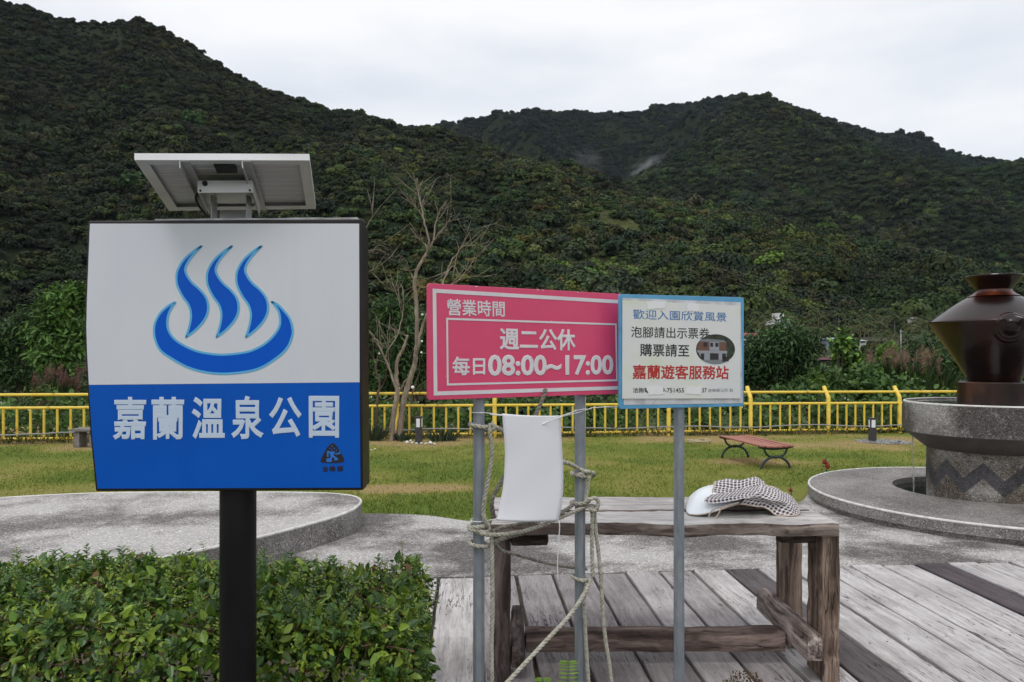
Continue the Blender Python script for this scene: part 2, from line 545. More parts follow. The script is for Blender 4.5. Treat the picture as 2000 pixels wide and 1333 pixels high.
CLEAR = [(1235, 441, 85, 18, (.075, .085, .030)), (1150, 418, 55, 12, (.06, .068, .028)), (1790, 613, 75, 13, (.05, .075, .024)), (1015, 522, 38, 28, (.060, .062, .030)), (1330, 452, 50, 12, (.065, .068, .028)), (1160, 520, 34, 16, (.06, .062, .03))]
def hill_mesh(rg, name, nu=220, nt=70):
    x = np.linspace(rg.x0, rg.x1, nu); t = np.concatenate([np.linspace(0, 1, nt), [1.08, 1.25, 1.6]])
    XX, TT = np.meshgrid(x, t)
    X, Y, Z = rg.pos(XX, TT)
    V = np.stack([X, Y, Z], -1).reshape(-1, 3)
    nu_, nt_ = len(x), len(t)
    i, j = np.meshgrid(np.arange(nt_ - 1), np.arange(nu_ - 1), indexing='ij')
    a = (i * nu_ + j).ravel()
    Fq = np.stack([a, a + 1, a + nu_ + 1, a + nu_], 1)
    col = np.tile(np.array([.018, .026, .011]), (len(V), 1))
    px = 1000 + V[:, 0] / V[:, 1] * F; py = HZ - (V[:, 2] - HC) / V[:, 1] * F
    if rg is L_R:
        for (cx, cy_, rx, ry, c) in CLEAR:
            w = np.clip(1.6 - np.sqrt(((px - cx) / rx) ** 2 + ((py - cy_) / ry) ** 2), 0, 1)[:, None]
            col = col * (1 - w) + np.array(c) * w
    o = mesh_np(name, V, Fq, mat_hill, col=col, smooth=True)
    tag(o, kind='structure')

hill_mesh(L_R, 'near_hill', 420, 150)
hill_mesh(R_R, 'right_hill')
hill_mesh(B_R, 'far_hill')

# ---------------------------------------------------------------- forest on the hills (uncountable)
mat_forest, n, l, b = new_mat('forest_leaf')
_ti = n.new('ShaderNodeAttribute'); _ti.attribute_type = 'INSTANCER'; _ti.attribute_name = 'tint'
_c = mixc(n, l, 1.0, attr(n), _ti.outputs['Color'], 'MULTIPLY')
l.new(_c, b.inputs['Base Color']); b.inputs['Roughness'].default_value = .6; b.inputs['Specular IOR Level'].default_value = .15
_t = n.new('ShaderNodeBsdfTranslucent'); l.new(_c, _t.inputs['Color'])
_x = n.new('ShaderNodeMixShader'); _x.inputs[0].default_value = .12
l.new(b.outputs[0], _x.inputs[1]); l.new(_t.outputs[0], _x.inputs[2]); l.new(_x.outputs[0], n['Material Output'].inputs['Surface'])
GREENS = np.array([(.030, .048, .017), (.040, .058, .019), (.024, .040, .020), (.055, .072, .022), (.058, .056, .026), (.032, .042, .023), (.078, .090, .026), (.045, .058, .031)])

def crown_mesh(name, quads, size, seed, lumps=7, flat=.85):
    """one tree crown of unit radius made of many small leaf clumps set on several lobes"""
    r_ = np.random.default_rng(seed)
    lc = unit(r_.normal(size=(lumps, 3))) * np.array([.55, .55, .42]) * r_.uniform(.55, 1.0, (lumps, 1)); lc[:, 2] = np.abs(lc[:, 2]) * 1.1
    lr = r_.uniform(.36, .58, lumps)
    k = r_.integers(0, lumps, quads)
    d = unit(r_.normal(size=(quads, 3))); d[:, 2] = np.where(d[:, 2] < -.3, -d[:, 2], d[:, 2])
    P = lc[k] + d * (lr[k] * r_.uniform(.78, 1.12, quads))[:, None]
    P[:, 2] *= flat
    N = d + r_.normal(size=(quads, 3)) * .42 + np.array([0, 0, .15])
    V, Fq = card_mesh(P, N, size * r_.uniform(.6, 1.4, quads))
    c = r_.uniform(.72, 1.28, (quads, 1)) * np.ones((1, 3)) * r_.uniform(.85, 1.15, (lumps, 1))[k]
    o = mesh_np(name, V, Fq, mat_forest, col=np.repeat(c, 4, 0))
    COL.objects.unlink(o)
    return o
CROWNS = [crown_mesh('crown', 520, .19, 40 + s, 5 + s) for s in range(6)]

def scatter(name, C, S, tint, label, cat):
    """one object whose geometry nodes set a crown on every point"""
    n_ = len(C); me = bpy.data.meshes.new(name)
    me.vertices.add(n_); me.vertices.foreach_set('co', np.asarray(C, np.float32).ravel())
    def put(nm, ty, field, arr):
        a = me.attributes.new(nm, ty, 'POINT'); a.data.foreach_set(field, np.asarray(arr, np.float32).ravel())
    put('tint', 'FLOAT_COLOR', 'color', np.concatenate([tint, np.ones((n_, 1))], 1)); put('scl', 'FLOAT_VECTOR', 'vector', S)
    put('rot', 'FLOAT_VECTOR', 'vector', np.stack([rng.normal(size=n_) * .12, rng.normal(size=n_) * .12, rng.random(n_) * 6.283], 1))
    a = me.attributes.new('pick', 'INT', 'POINT'); a.data.foreach_set('value', rng.integers(0, len(CROWNS), n_).astype(np.int32))
    me.materials.append(mat_forest)
    o = link_mesh(name, me)
    g = bpy.data.node_groups.new(name, 'GeometryNodeTree')
    g.interface.new_socket('Geometry', in_out='INPUT', socket_type='NodeSocketGeometry'); g.interface.new_socket('Geometry', in_out='OUTPUT', socket_type='NodeSocketGeometry')
    N, L = g.nodes, g.links
    gi, go = N.new('NodeGroupInput'), N.new('NodeGroupOutput')
    iop = N.new('GeometryNodeInstanceOnPoints'); iop.inputs['Pick Instance'].default_value = True
    jn = N.new('GeometryNodeJoinGeometry')
    for cr_ in CROWNS[::-1]:
        oi = N.new('GeometryNodeObjectInfo'); oi.inputs['Object'].default_value = cr_; oi.inputs['As Instance'].default_value = True
        L.new(oi.outputs['Geometry'], jn.inputs[0])
    def na(nm, ty):
        x = N.new('GeometryNodeInputNamedAttribute'); x.data_type = ty; x.inputs['Name'].default_value = nm; return x.outputs['Attribute']
    L.new(gi.outputs[0], iop.inputs['Points']); L.new(jn.outputs[0], iop.inputs['Instance'])
    L.new(na('pick', 'INT'), iop.inputs['Instance Index']); L.new(na('scl', 'FLOAT_VECTOR'), iop.inputs['Scale'])
    L.new(na('rot', 'FLOAT_VECTOR'), iop.inputs['Rotation'])
    L.new(iop.outputs[0], go.inputs[0])
    md = o.modifiers.new('crowns', 'NODES'); md.node_group = g
    return tag(o, label, cat, kind='stuff')

def forest(rg, name, n, rmin, rmax, label, tint=(1, 1, 1), bias=1.0, xf=((0, 1), (2000, 1)), tf=(1, 1)):
    x = rng.uniform(rg.x0, rg.x1, n * 2); t = rng.random(n * 2) ** bias * 1.04
    # even density over the ground: farther rows are wider
    yr = interp(rg.yr, x); Y0 = rg.yb + (yr - rg.yb) * t
    keep = rng.random(n * 2) < (Y0 / yr.max()) ** .9
    x, t = x[keep][:n], t[keep][:n]
    X, Y, Z = rg.pos(x, np.clip(t, 0, 1.02))
    px = 1000 + X / Y * F; py = HZ - (Z - HC) / Y * F
    keep = (px > -260) & (px < 2260)
    if rg is L_R:
        for (cx, cy_, rx, ry, c) in CLEAR:
            q = np.sqrt(((px - cx) / rx) ** 2 + ((py - cy_) / ry) ** 2)
            keep &= rng.random(len(x)) < np.clip((q - .45) * 1.5, .12, 1)
    X, Y, Z, px, t = X[keep], Y[keep], Z[keep], px[keep], t[keep]; n = len(X)
    patch = fbm(X / 70, Y / 70, 3, 21); tone = fbm(X / 32, Y / 32, 3, 33); dry = fbm(X / 55 + 9, Y / 45, 3, 41)
    ci = np.clip((patch * 9 - 1 + rng.normal(size=n) * 1.6), 0, 7).astype(int)
    c = GREENS[ci] * (.35 + tone[:, None] * 1.0) * rng.uniform(.7, 1.3, (n, 1))
    pale = fbm(X / 26 + 70, Y / 22 + 70, 3, 77) > .60; c[pale] = c[pale] * np.array([1.32, 1.38, 1.15])
    hi = rng.random(n) < .05; c[hi] = c[hi] * np.array([1.5, 1.7, 1.2])
    c = np.where((dry > .60)[:, None] & (rng.random(n) < .45)[:, None], c * np.array([1.40, 1.06, .80]), c)
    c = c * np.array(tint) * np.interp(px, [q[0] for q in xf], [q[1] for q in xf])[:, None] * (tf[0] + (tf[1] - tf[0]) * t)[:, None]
    Rr = rmin + (rmax - rmin) * rng.random(n) ** 1.9; Rr = Rr * (.75 + .5 * fbm(X / 45 + 3, Y / 45, 2, 55)); H = Rr * rng.uniform(.75, 1.25, n)
    em = rng.random(n) < .035; Rr[em] *= 1.55; H[em] *= 1.75
    if rg is L_R: Rr = Rr * (1.3 - .45 * np.clip(t, 0, 1)); H = H * (1.3 - .45 * np.clip(t, 0, 1))
    C = np.stack([X, Y, Z + H * .15], 1)
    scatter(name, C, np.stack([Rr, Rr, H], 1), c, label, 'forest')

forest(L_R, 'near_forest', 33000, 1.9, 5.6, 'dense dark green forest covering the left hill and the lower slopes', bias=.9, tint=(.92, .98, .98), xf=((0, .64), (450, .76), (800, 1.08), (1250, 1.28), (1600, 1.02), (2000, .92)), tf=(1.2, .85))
forest(R_R, 'right_forest', 30000, 2.8, 7.6, 'dark green forest covering the right hill', tint=(.84, .96, 1.04))  # tint carries a slight blue of distance in the leaf colour
forest(B_R, 'far_forest', 22000, 4.6, 10.5, 'green forest covering the far ridge in the middle, tinted blue as if through haze', tint=(.30, .44, .70))  # distance haze painted into the leaf tint: darker and bluer than real foliage

# valley wood between the fence and the hills
def valley_wood():
    n = 7000
    x = rng.uniform(-300, 2300, n); Y = rng.uniform(70, 300, n)
    X = (x - 1000) / F * Y
    rr = np.hypot(X, Y)
    Z = np.array([zground(0, r_) for r_ in rr])
    keep = ~((np.abs(x - 1645) < 50) & (Y < 245) & (Y > 60)) & ~((np.abs(x - 1528) < 26) & (Y > 150) & (Y < 265)) & ~((np.abs(x - 1472) < 26) & (Y > 120) & (Y < 258)) & ~((np.abs(x - 1485) < 20) & (Y < 135))
    Hh = rng.uniform(1.5, 3.6, len(X)); ytop = HZ - (Z + Hh * 1.3 - HC) / Y * F
    keep &= ytop > np.where((x > 1430) & (x < 1860), 658, 590)
    X, Y, Z, Hh = X[keep], Y[keep], Z[keep], Hh[keep]; n = len(X)
    c = GREENS[rng.integers(0, 8, n)] * rng.uniform(.7, 1.25, (n, 1))
    scatter('valley_wood', np.stack([X, Y, Z + Hh * .25], 1), np.stack([Hh, Hh, Hh], 1), c, 'low green wood on the valley floor in front of the hills', 'wood')
valley_wood()

# ---------------------------------------------------------------- mist wisps in the far valley
def mist(x, y, Y, w, h, tilt, dens):
    m_ = bpy.data.materials.new('mist_air'); m_.use_nodes = True
    n, l = m_.node_tree.nodes, m_.node_tree.links
    n.remove(n['Principled BSDF'])
    pv = n.new('ShaderNodeVolumePrincipled'); pv.inputs['Color'].default_value = (.95, .97, 1, 1)
    v = coords(n, l, (1.0, 1.0, 1.3)); f = noise(n, l, v, 1.7, 3, .5)
    tc = n.new('ShaderNodeTexCoord'); ln = n.new('ShaderNodeVectorMath'); ln.operation = 'LENGTH'
    l.new(tc.outputs['Object'], ln.inputs[0])
    fall = math_(n, l, 'SUBTRACT', 1.0, ln.outputs['Value'])
    fall = math_(n, l, 'MAXIMUM', fall, 0.0)
    f2 = math_(n, l, 'MAXIMUM', math_(n, l, 'SUBTRACT', f, .40), 0.0)
    l.new(math_(n, l, 'MULTIPLY', math_(n, l, 'MULTIPLY', f2, fall), dens), pv.inputs['Density'])
    l.new(pv.outputs[0], n['Material Output'].inputs['Volume'])
    mb = MB(); mb.lathe((0, 0, 0), [(math.sin(a) if 0 < a < math.pi else .001, -math.cos(a)) for a in np.linspace(0, math.pi, 13)], 20)
    o = mb.build('mist', m_, smooth=True)
    s = Y / F
    o.location = at(x, y, Y); o.scale = (w * s / 2, w * s / 3, h * s / 2); o.rotation_euler = (0, tilt, 0)
    tag(o, 'thin white wisp of mist rising in the far valley', 'mist', kind='stuff')
mist(1262, 324, 1120, 95, 34, R(-26), .10)
mist(1148, 312, 1180, 80, 70, R(35), .03)

# ---------------------------------------------------------------- lawn, path, deck
mat_lawn, n, l, b = new_mat('lawn_turf')
v = coords(n, l)
fine = ramp(n, l, noise(n, l, v, 42, 4, .7), [(.25, (.45, .45, .42)), (.5, (1, 1, 1)), (.78, (1.45, 1.4, 1.3))])
l.new(mixc(n, l, 1.0, attr(n), fine, 'MULTIPLY'), b.inputs['Base Color'])
b.inputs['Roughness'].default_value = .95; b.inputs['Specular IOR Level'].default_value = .1
bump(n, l, b, noise(n, l, v, 60, 3, .7), .8, .03)

def lawn_dry(X, Y):
    """how worn the turf is: 0 fresh green, 1 bare tan"""
    d = (fbm(X * .8 + 11, Y * .75 + 11, 5, 5) - .5) * 1.6 + .20
    d = d + .75 * np.clip((Y - 12.6) / 2.0, 0, 1) * (.15 + 1.3 * fbm(X * .7 + 50, Y * .9 + 50, 4, 9)) + .3 * (fbm(X * 2.2 + 5, Y * 4 + 5, 3, 15) - .5)
    w = .3 + 1.4 * fbm(X * 1.8 + 20, Y * 2.2 + 20, 3, 31)
    d = d + .95 * w * np.exp(-(((X + 1.15) / .85) ** 2 + ((Y - 8.9) / .38) ** 2) ** 2) + .7 * w * np.exp(-(((X - 3.9) / .9) ** 2 + ((Y - 11.7) / .5) ** 2) ** 2)
    return np.clip(d, 0, 1)
TURF_G, TURF_M, TURF_D = np.array([.135, .190, .036]), np.array([.225, .240, .055]), np.array([.36, .27, .125])
def turf_col(d):
    d = d[:, None]
    return np.where(d < .45, TURF_G + (TURF_M - TURF_G) * d / .45, TURF_M + (TURF_D - TURF_M) * (d - .45) / .55)

def build_lawn():
    xs = np.linspace(-18, 20, 330); ys = np.linspace(6.0, 19.0, 150)
    XX, YY = np.meshgrid(xs, ys); X, Y = XX.ravel(), YY.ravel()
    Z = np.array([zlawn(y) for y in Y]) + .025 * (fbm(X * .8 + 30, Y * .8 + 30, 2) - .5)
    nx, ny = len(xs), len(ys)
    i, j = np.meshgrid(np.arange(ny - 1), np.arange(nx - 1), indexing='ij'); a = (i * nx + j).ravel()
    Fq = np.stack([a, a + 1, a + nx + 1, a + nx], 1)
    tag(mesh_np('lawn', np.stack([X, Y, Z], 1), Fq, mat_lawn, col=turf_col(lawn_dry(X, Y)), smooth=True), kind='structure')
build_lawn()

mat_path = M_aggregate('washed_pebble_path', (.145, .137, .135), (.47, .458, .45), 1.0, .43, .58, 105)
PATH = [(-9, 4.85), (-1.6, 4.95), (3.9, 5.45), (9, 5.6), (10.5, 7.6), (8.2, 9.2), (6.6, 9.6), (4.8, 9.45), (3.6, 8.7), (3.0, 7.7), (2.3, 7.0), (1.2, 6.62), (.3, 6.58), (-.33, 6.74), (-.85, 7.03), (-1.5, 7.1), (-3, 7.0), (-6, 6.8), (-9, 6.8)]
mb = MB()
pp = [Vector((x, y, 0)) for x, y in PATH[:4]] + [p for p in spline([(x, y, 0) for x, y in PATH[3:]], 6)][1:]
mb.prism(pp, (0, 0, -.12))
tag(mb.build('path', mat_path), kind='structure')

# soil bed under the hedge and in front of the deck
mb = MB(); mb.bx(-9, 7, .6, 5.0, -.5, -.04)
tag(mb.build('soil_bed', mat_soil), kind='structure')

mat_deck = M_wood('weathered_decking', (.33, .31, .305), (.52, .50, .495), (.68, .665, .66), (30, 1.5, 30), .8, .5)
mat_nail = M('nail', (.06, .05, .05), .6, .6)
def build_deck():
    th = math.atan(.0586)
    gaps = [-.45, -.2, .066, .325, .581, .847, 1.09, 1.33, 1.57, 1.81, 2.04, 2.27, 2.5, 2.73, 2.97, 3.22, 3.47, 3.7, 3.95, 4.2, 4.44, 4.69, 4.93, 5.18, 5.42, 5.67, 5.92]
    tones = {1: (1, .98, .98), 2: (.60, .57, .57), 3: (.52, .49, .50), 4: (.50, .47, .48), 5: (.46, .43, .44), 6: (.76, .73, .735), 7: (.62, .59, .595), 8: (.92, .90, .90), 9: (.22, .195, .205), 15: (.17, .145, .16)}
    vert_f, cols, faces, mats = [], [], [], []
    mb = MB(); r_ = random.Random(5)
    for k in range(len(gaps) - 1):
        g = .0085 + r_.random() * .004
        x0, x1 = gaps[k] + g, gaps[k + 1] - g
        far = 5.04 + (x0 + .225) * .0487 + r_.uniform(-.012, .012)
        near = 3.15 + r_.uniform(-.05, .05)
        t = tones.get(k); s = r_.uniform(.84, 1.0)
        mb.col = t if t else (s, s * .985, s * .99)
        n_ = 14; e = .005
        zz = r_.uniform(-.003, .003)
        rows = []
        for i in range(n_ + 1):
            y = near + (far - near) * i / n_
            w0 = x0 + r_.uniform(-.003, .003); w1 = x1 + r_.uniform(-.003, .003); z = zz + r_.uniform(-.0015, .0015)
            cup = r_.uniform(-.002, .003)
            rows.append([mb.vert(p) for p in ((w0, y, -.06), (w0, y, z - e), (w0 + e, y, z), ((w0 + w1) / 2, y, z + cup), (w1 - e, y, z), (w1, y, z - e), (w1, y, -.06))])
        for i in range(n_):
            for j in range(6):
                mb.face([rows[i][j], rows[i][j + 1], rows[i + 1][j + 1], rows[i + 1][j]])
        mb.face(rows[0]); mb.face(rows[-1][::-1])
        mb.cur = 1; mb.col = (1, 1, 1)
        for y in (far - .09, far - .72, far - 1.36):
            for xx in (x0 + .05, x1 - .05):
                c = (xx + r_.uniform(-.012, .012), y + r_.uniform(-.02, .02), zz + .001)
                ring = [(c[0] + .0055 * math.cos(a), c[1] + .0055 * math.sin(a), c[2] + .0014) for a in np.linspace(0, 2 * math.pi, 8, endpoint=False)]
                mb.poly(ring)
        mb.cur = 0
    o = mb.build('wooden_deck', [mat_deck, mat_nail], auto=30)
    o.rotation_euler.z = th
    tag(o, kind='structure')
build_deck()

# ---------------------------------------------------------------- round raised platform on the left
mat_plat = M_aggregate('washed_pebble_platform', (.19, .18, .176), (.49, .477, .47), .95, .40, .57, 105)
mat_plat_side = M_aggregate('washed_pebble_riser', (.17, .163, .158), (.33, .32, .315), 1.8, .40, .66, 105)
mat_trim = M_noise('cement_edge_strip', [(.35, (.55, .53, .5)), (.65, (.78, .76, .73))], 14, .7)
def build_platform():
    pts = [(-1.34, 6.5), (-1.38, 6.78), (-1.56, 7.0), (-2.0, 7.12), (-3.0, 7.14), (-4.0, 7.08), (-4.9, 6.75), (-5.6, 6.1), (-5.75, 5.3), (-5.3, 4.6), (-4.5, 4.25), (-3.6, 4.2), (-2.9, 4.42), (-2.3, 4.78), (-1.86, 5.3), (-1.55, 5.82), (-1.38, 6.2)]
    top = [Vector(p) for p in spline([(x, y, .2) for x, y in pts], 8, True)]
    c = sum(top, Vector()) / len(top)
    root = thing('concrete_platform', (c.x, c.y, 0), 'low round raised platform of washed pebble concrete behind the hedge', 'platform')
    ins = lambda p, d: p - (p - c).normalized() * d
    mb = MB(); mb.poly([ins(p, .018) for p in top]); mb.build('top_slab', mat_plat, root)
    mb = MB(); m_ = len(top)
    for k in range(m_):
        a, b_ = top[k], top[(k + 1) % m_]
        mb.quad(a - Vector((0, 0, .012)), b_ - Vector((0, 0, .012)), Vector((b_.x, b_.y, 0)) , Vector((a.x, a.y, 0)))
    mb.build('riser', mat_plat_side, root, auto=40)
    mb = MB(); mb.tube([ins(p, .009) - Vector((0, 0, .006)) for p in top] + [ins(top[0], .009) - Vector((0, 0, .006))], .0125, 6, False); mb.build('edge_strip', mat_trim, root, smooth=True)
build_platform()

# ---------------------------------------------------------------- fountain
mat_basin = M_aggregate('washed_pebble_basin', (.18, .17, .163), (.31, .295, .285), 1.2, .36, .62, 115)
mat_bowl = M_aggregate('washed_pebble_bowl', (.105, .095, .09), (.36, .35, .34), 1.1, .42, .56, 115)
mat_col = M_aggregate('washed_pebble_column', (.13, .11, .09), (.34, .33, .315), 1.6, .42, .6, 115)
mat_band = M_aggregate('dark_pebble_band', (.05, .048, .053), (.085, .082, .088), 3, .4, .6, 140)
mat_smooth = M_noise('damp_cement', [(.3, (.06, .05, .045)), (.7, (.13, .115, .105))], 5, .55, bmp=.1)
mat_water, n, l, b = new_mat('pool_water')
b.inputs['Base Color'].default_value = (.02, .022, .02, 1); b.inputs['Roughness'].default_value = .06
bump(n, l, b, noise(n, l, coords(n, l), 9, 3), .12, .02)
mat_jet = M('falling_water', (.9, .93, .95), .05); 
_b = mat_jet.node_tree.nodes['Principled BSDF']; _b.inputs['Transmission Weight'].default_value = .9; _b.inputs['IOR'].default_value = 1.33
mat_ring = M_noise('rusty_wet_ring', [(.32, (.012, .005, .004)), (.55, (.030, .011, .007)), (.75, (.11, .04, .014))], 6, .32, stretch=(1, 1, .35), bmp=.25)
FC = Vector((4.8, 7.4, 0))
def build_fountain():
    cx, cy_ = FC.x, FC.y
    root = thing('fountain', (cx, cy_, 0), 'round tiered fountain of washed pebble concrete with a zigzag band on its column', 'fountain')
    # basin: disc with an off-centre pool
    mb = MB(); S = 96; Rb = 1.72; zt = .142
    pc = Vector((4.80, 7.62, 0)); pr = .80
    ang = [2 * math.pi * k / S for k in range(S)]
    outr = [mb.vert((cx + (Rb - .02) * math.cos(a), cy_ + (Rb - .02) * math.sin(a), zt)) for a in ang]
    inr = [mb.vert((pc.x + pr * math.cos(a), pc.y + pr * math.sin(a), zt)) for a in ang]
    low = [mb.vert((pc.x + pr * math.cos(a), pc.y + pr * math.sin(a), .02)) for a in ang]
    for k in range(S):
        q = (k + 1) % S
        mb.face([outr[k], outr[q], inr[q], inr[k]]); mb.face([inr[k], inr[q], low[q], low[k]])
    mb.face(low)
    mb.lathe((cx, cy_, 0), [(Rb, zt - .012), (Rb, .045), (Rb - .035, .04), (Rb - .04, 0)], S)
    mb.build('basin', mat_basin, root, auto=35)
    mb = MB(); mb.tube([(cx + (Rb - .009) * math.cos(a), cy_ + (Rb - .009) * math.sin(a), zt - .005) for a in ang + [0]], .0125, 6, False)
    mb.build('edge_strip', mat_trim, root, smooth=True)
    mb = MB(); mb.poly([(pc.x + (pr + .01) * math.cos(a), pc.y + (pr + .01) * math.sin(a), .085) for a in ang]); mb.build('pool_water', mat_water, root)
    mb = MB(); rc = .587
    mb.lathe((cx, cy_, 0), [(rc, .021), (rc, .585)], S); mb.build('column', mat_col, root, smooth=True)
    # zigzag band set 3 mm proud
    mb = MB(); per = 11; q = 24; r2 = rc + .003
    prev = None
    for k in range(per * q + 1):
        a = 2 * math.pi * k / (per * q); f = abs(((k / q) % 1) * 2 - 1); z = .27 + .16 * f
        cur = [mb.vert((cx + r2 * math.cos(a), cy_ + r2 * math.sin(a), z + s)) for s in (-.075, .075)]
        if prev: mb.face([prev[0], cur[0], cur[1], prev[1]])
        prev = cur
    mb.build('zigzag_band', mat_band, root, smooth=True)
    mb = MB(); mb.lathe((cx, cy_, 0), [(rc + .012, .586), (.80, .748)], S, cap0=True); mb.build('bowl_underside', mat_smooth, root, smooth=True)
    mb = MB(); mb.lathe((cx, cy_, 0), [(.80, .75), (.805, .78), (.805, 1.036), (.793, 1.046)], S); mb.lathe((cx, cy_, 0), [(.775, 1.046), (.72, .99)], S, cap1=True)
    mb.build('bowl', mat_bowl, root, auto=35)
    mb = MB(); mb.tube([(cx + .788 * math.cos(a), cy_ + .788 * math.sin(a), 1.042) for a in ang + [0]], .0125, 6, False); mb.build('bowl_edge_strip', mat_trim, root, smooth=True)
    mb = MB(); mb.poly([(cx + .77 * math.cos(a), cy_ + .77 * math.sin(a), 1.036) for a in ang]); mb.build('bowl_water', mat_water, root)
    mb = MB(); mb.lathe((cx, cy_, 0), [(.315, 1.0), (.315, 1.24), (.305, 1.252)], 64, cap1=True); mb.build('jar_plinth', mat_ring, root, auto=35)
    # thin stream falling from the bowl's edge
    p0 = at(1783, 868, 7.55)
    r_ = random.Random(3)
    mb = MB(); mb.tube([Vector((p0.x + .0025 * math.sin(k * 1.7) + k * .0006, p0.y, .77 - (.77 - .085) * k / 14)) for k in range(15)], [.009 + r_.uniform(-.002, .002) - k * .0002 for k in range(15)], 8)
    mb.build('water_stream', mat_jet, root, smooth=True)
build_fountain()

mat_jar, n, l, b = new_mat('dark_brown_glaze')
v = coords(n, l, (1, 1, .5)); f = noise(n, l, v, 3.2, 5)
l.new(ramp(n, l, f, [(.3, (.005, .0017, .0014)), (.52, (.013, .0036, .0025)), (.72, (.045, .011, .006))]), b.inputs['Base Color'])
b.inputs['Roughness'].default_value = .23
bump(n, l, b, noise(n, l, coords(n, l), 7, 3), .10, .02)
mat_neck = M_noise('red_brown_glaze', [(.35, (.03, .006, .003)), (.65, (.13, .028, .008))], 6, .3, bmp=.1)
def build_jar():
    cx, cy_ = FC.x, FC.y
    root = thing('pottery_jar', (cx, cy_, 1.252), 'large dark brown glazed pottery jar with a flared mouth standing on the fountain', 'jar')
    ctrl = [(.225, 1.254), (.262, 1.33), (.345, 1.48), (.435, 1.62), (.515, 1.745), (.562, 1.82), (.571, 1.842), (.556, 1.862), (.47, 1.93), (.36, 2.01), (.26, 2.075), (.185, 2.118), (.155, 2.15)]
    prof = [(p.x, p.y) for p in spline([(a, b_, 0) for a, b_ in ctrl], 5)]
    mb = MB(); mb.lathe((cx, cy_, 0), prof, 96, cap0=True); mb.build('body', mat_jar, root, smooth=True)
    mb = MB(); mb.lathe((cx, cy_, 0), [(.232, 2.0985), (.188, 2.1215), (.1575, 2.152), (.158, 2.165)], 96); mb.build('neck', mat_neck, root, smooth=True)
    mb = MB(); mb.lathe((cx, cy_, 0), [(.158, 2.165), (.195, 2.22), (.250, 2.286), (.256, 2.298), (.252, 2.306), (.238, 2.304), (.19, 2.23), (.14, 2.16)], 96); mb.build('mouth', mat_jar, root, auto=50)
    # raised ring medallion facing the deck
    c = at(1966, 641, 7.03)
    ax = Vector((c.x - cx, c.y - cy_, 0)).normalized()
    sd = ax.cross(Vector((0, 0, 1))); up = Vector((0, 0, 1))
    def surf(r_, a, lift):
        p = c + sd * r_ * math.cos(a) + up * r_ * math.sin(a)
        rad = np.interp(p.z, [q[1] for q in prof], [q[0] for q in prof]) + lift
        h = sd.dot(p - FC); dd = math.sqrt(max(rad * rad - h * h, 0.0001))
        return Vector((cx, cy_, p.z)) + ax * dd + sd * h
    mb = MB(); rings = [(.148, -.01), (.143, .012), (.128, .018), (.112, .014), (.102, .004), (.07, .004), (.06, .014), (.04, .02), (.012, .022)]
    prev = None
    for r_, li in rings:
        cur = [mb.vert(surf(r_, 2 * math.pi * k / 40, li)) for k in range(40)]
        if prev:
            for k in range(40): mb.face([prev[k], prev[(k + 1) % 40], cur[(k + 1) % 40], cur[k]])
        prev = cur
    mb.face(prev); mb.build('medallion', mat_jar, root, smooth=True)
build_jar()

# ---------------------------------------------------------------- yellow fence
mat_yel = M_noise('yellow_paint', [(.27, (.20, .085, .02)), (.335, (.72, .47, .05)), (.42, (.80, .57, .07)), (.7, (.86, .65, .11))], 7, .45, bmp=.08)
def fence_pt(x, h, back=0.0):
    u = (x - 1000) / F
    Y = 16.0 / (1 - .14 * u)
    return Vector((u * Y, Y + back, zlawn(Y) + h))
def build_fence():
    c = fence_pt(900, 0)
    root = thing('yellow_fence', c, 'yellow painted metal railing along the far side of the lawn', 'fence')
    posts = [-420, -215, 0 - 12, 190, 388, 582, 775, 966, 1140, 1306, 1466, 1618, 1757, 1886, 2010, 2130]
    posts[2] = -20
    for x in posts:
        p = fence_pt(x, 0)
        mb = MB()
        mb.tube([p + Vector((0, 0, -.05)), p + Vector((0, 0, .82)), p + Vector((0, .03, .86)), p + Vector((-.01, .16, 1.0)), p + Vector((-.01, .22, 1.07))], [.047] * 5, 10)
        mb.build('post', mat_yel, root, auto=50)
    for a, b_ in zip(posts, posts[1:]):
        mb = MB()
        for h, r_, bk in ((.955, .03, .11), (.70, .03, 0), (.09, .028, 0)):
            mb.tube([fence_pt(a, h, bk), fence_pt(b_, h, bk)], r_, 10)
        n_ = 7
        A, B = fence_pt(a, 0), fence_pt(b_, 0)
        for k in range(1, n_ + 1):
            p = A.lerp(B, k / (n_ + 1))
            mb.tube([p + Vector((0, 0, .085)), p + Vector((0, 0, .70))], .024, 8)
        mb.build('railing_panel', mat_yel, root, auto=50)
    # thin grey cable laid along the fence
    pts = []
    r_ = random.Random(8)
    for k in range(64):
        x = -150 + k * 34
        pts.append(fence_pt(x, .20 + .02 * math.sin(k * .9) + r_.uniform(-.008, .008), -.10))
    mb = MB(); mb.tube(pts, .014, 6)
    tag(mb.build('cable', M('grey_cable', (.30, .30, .31), .5), smooth=True), 'thin grey cable strung along the bottom of the yellow railing', 'cable')
build_fence()

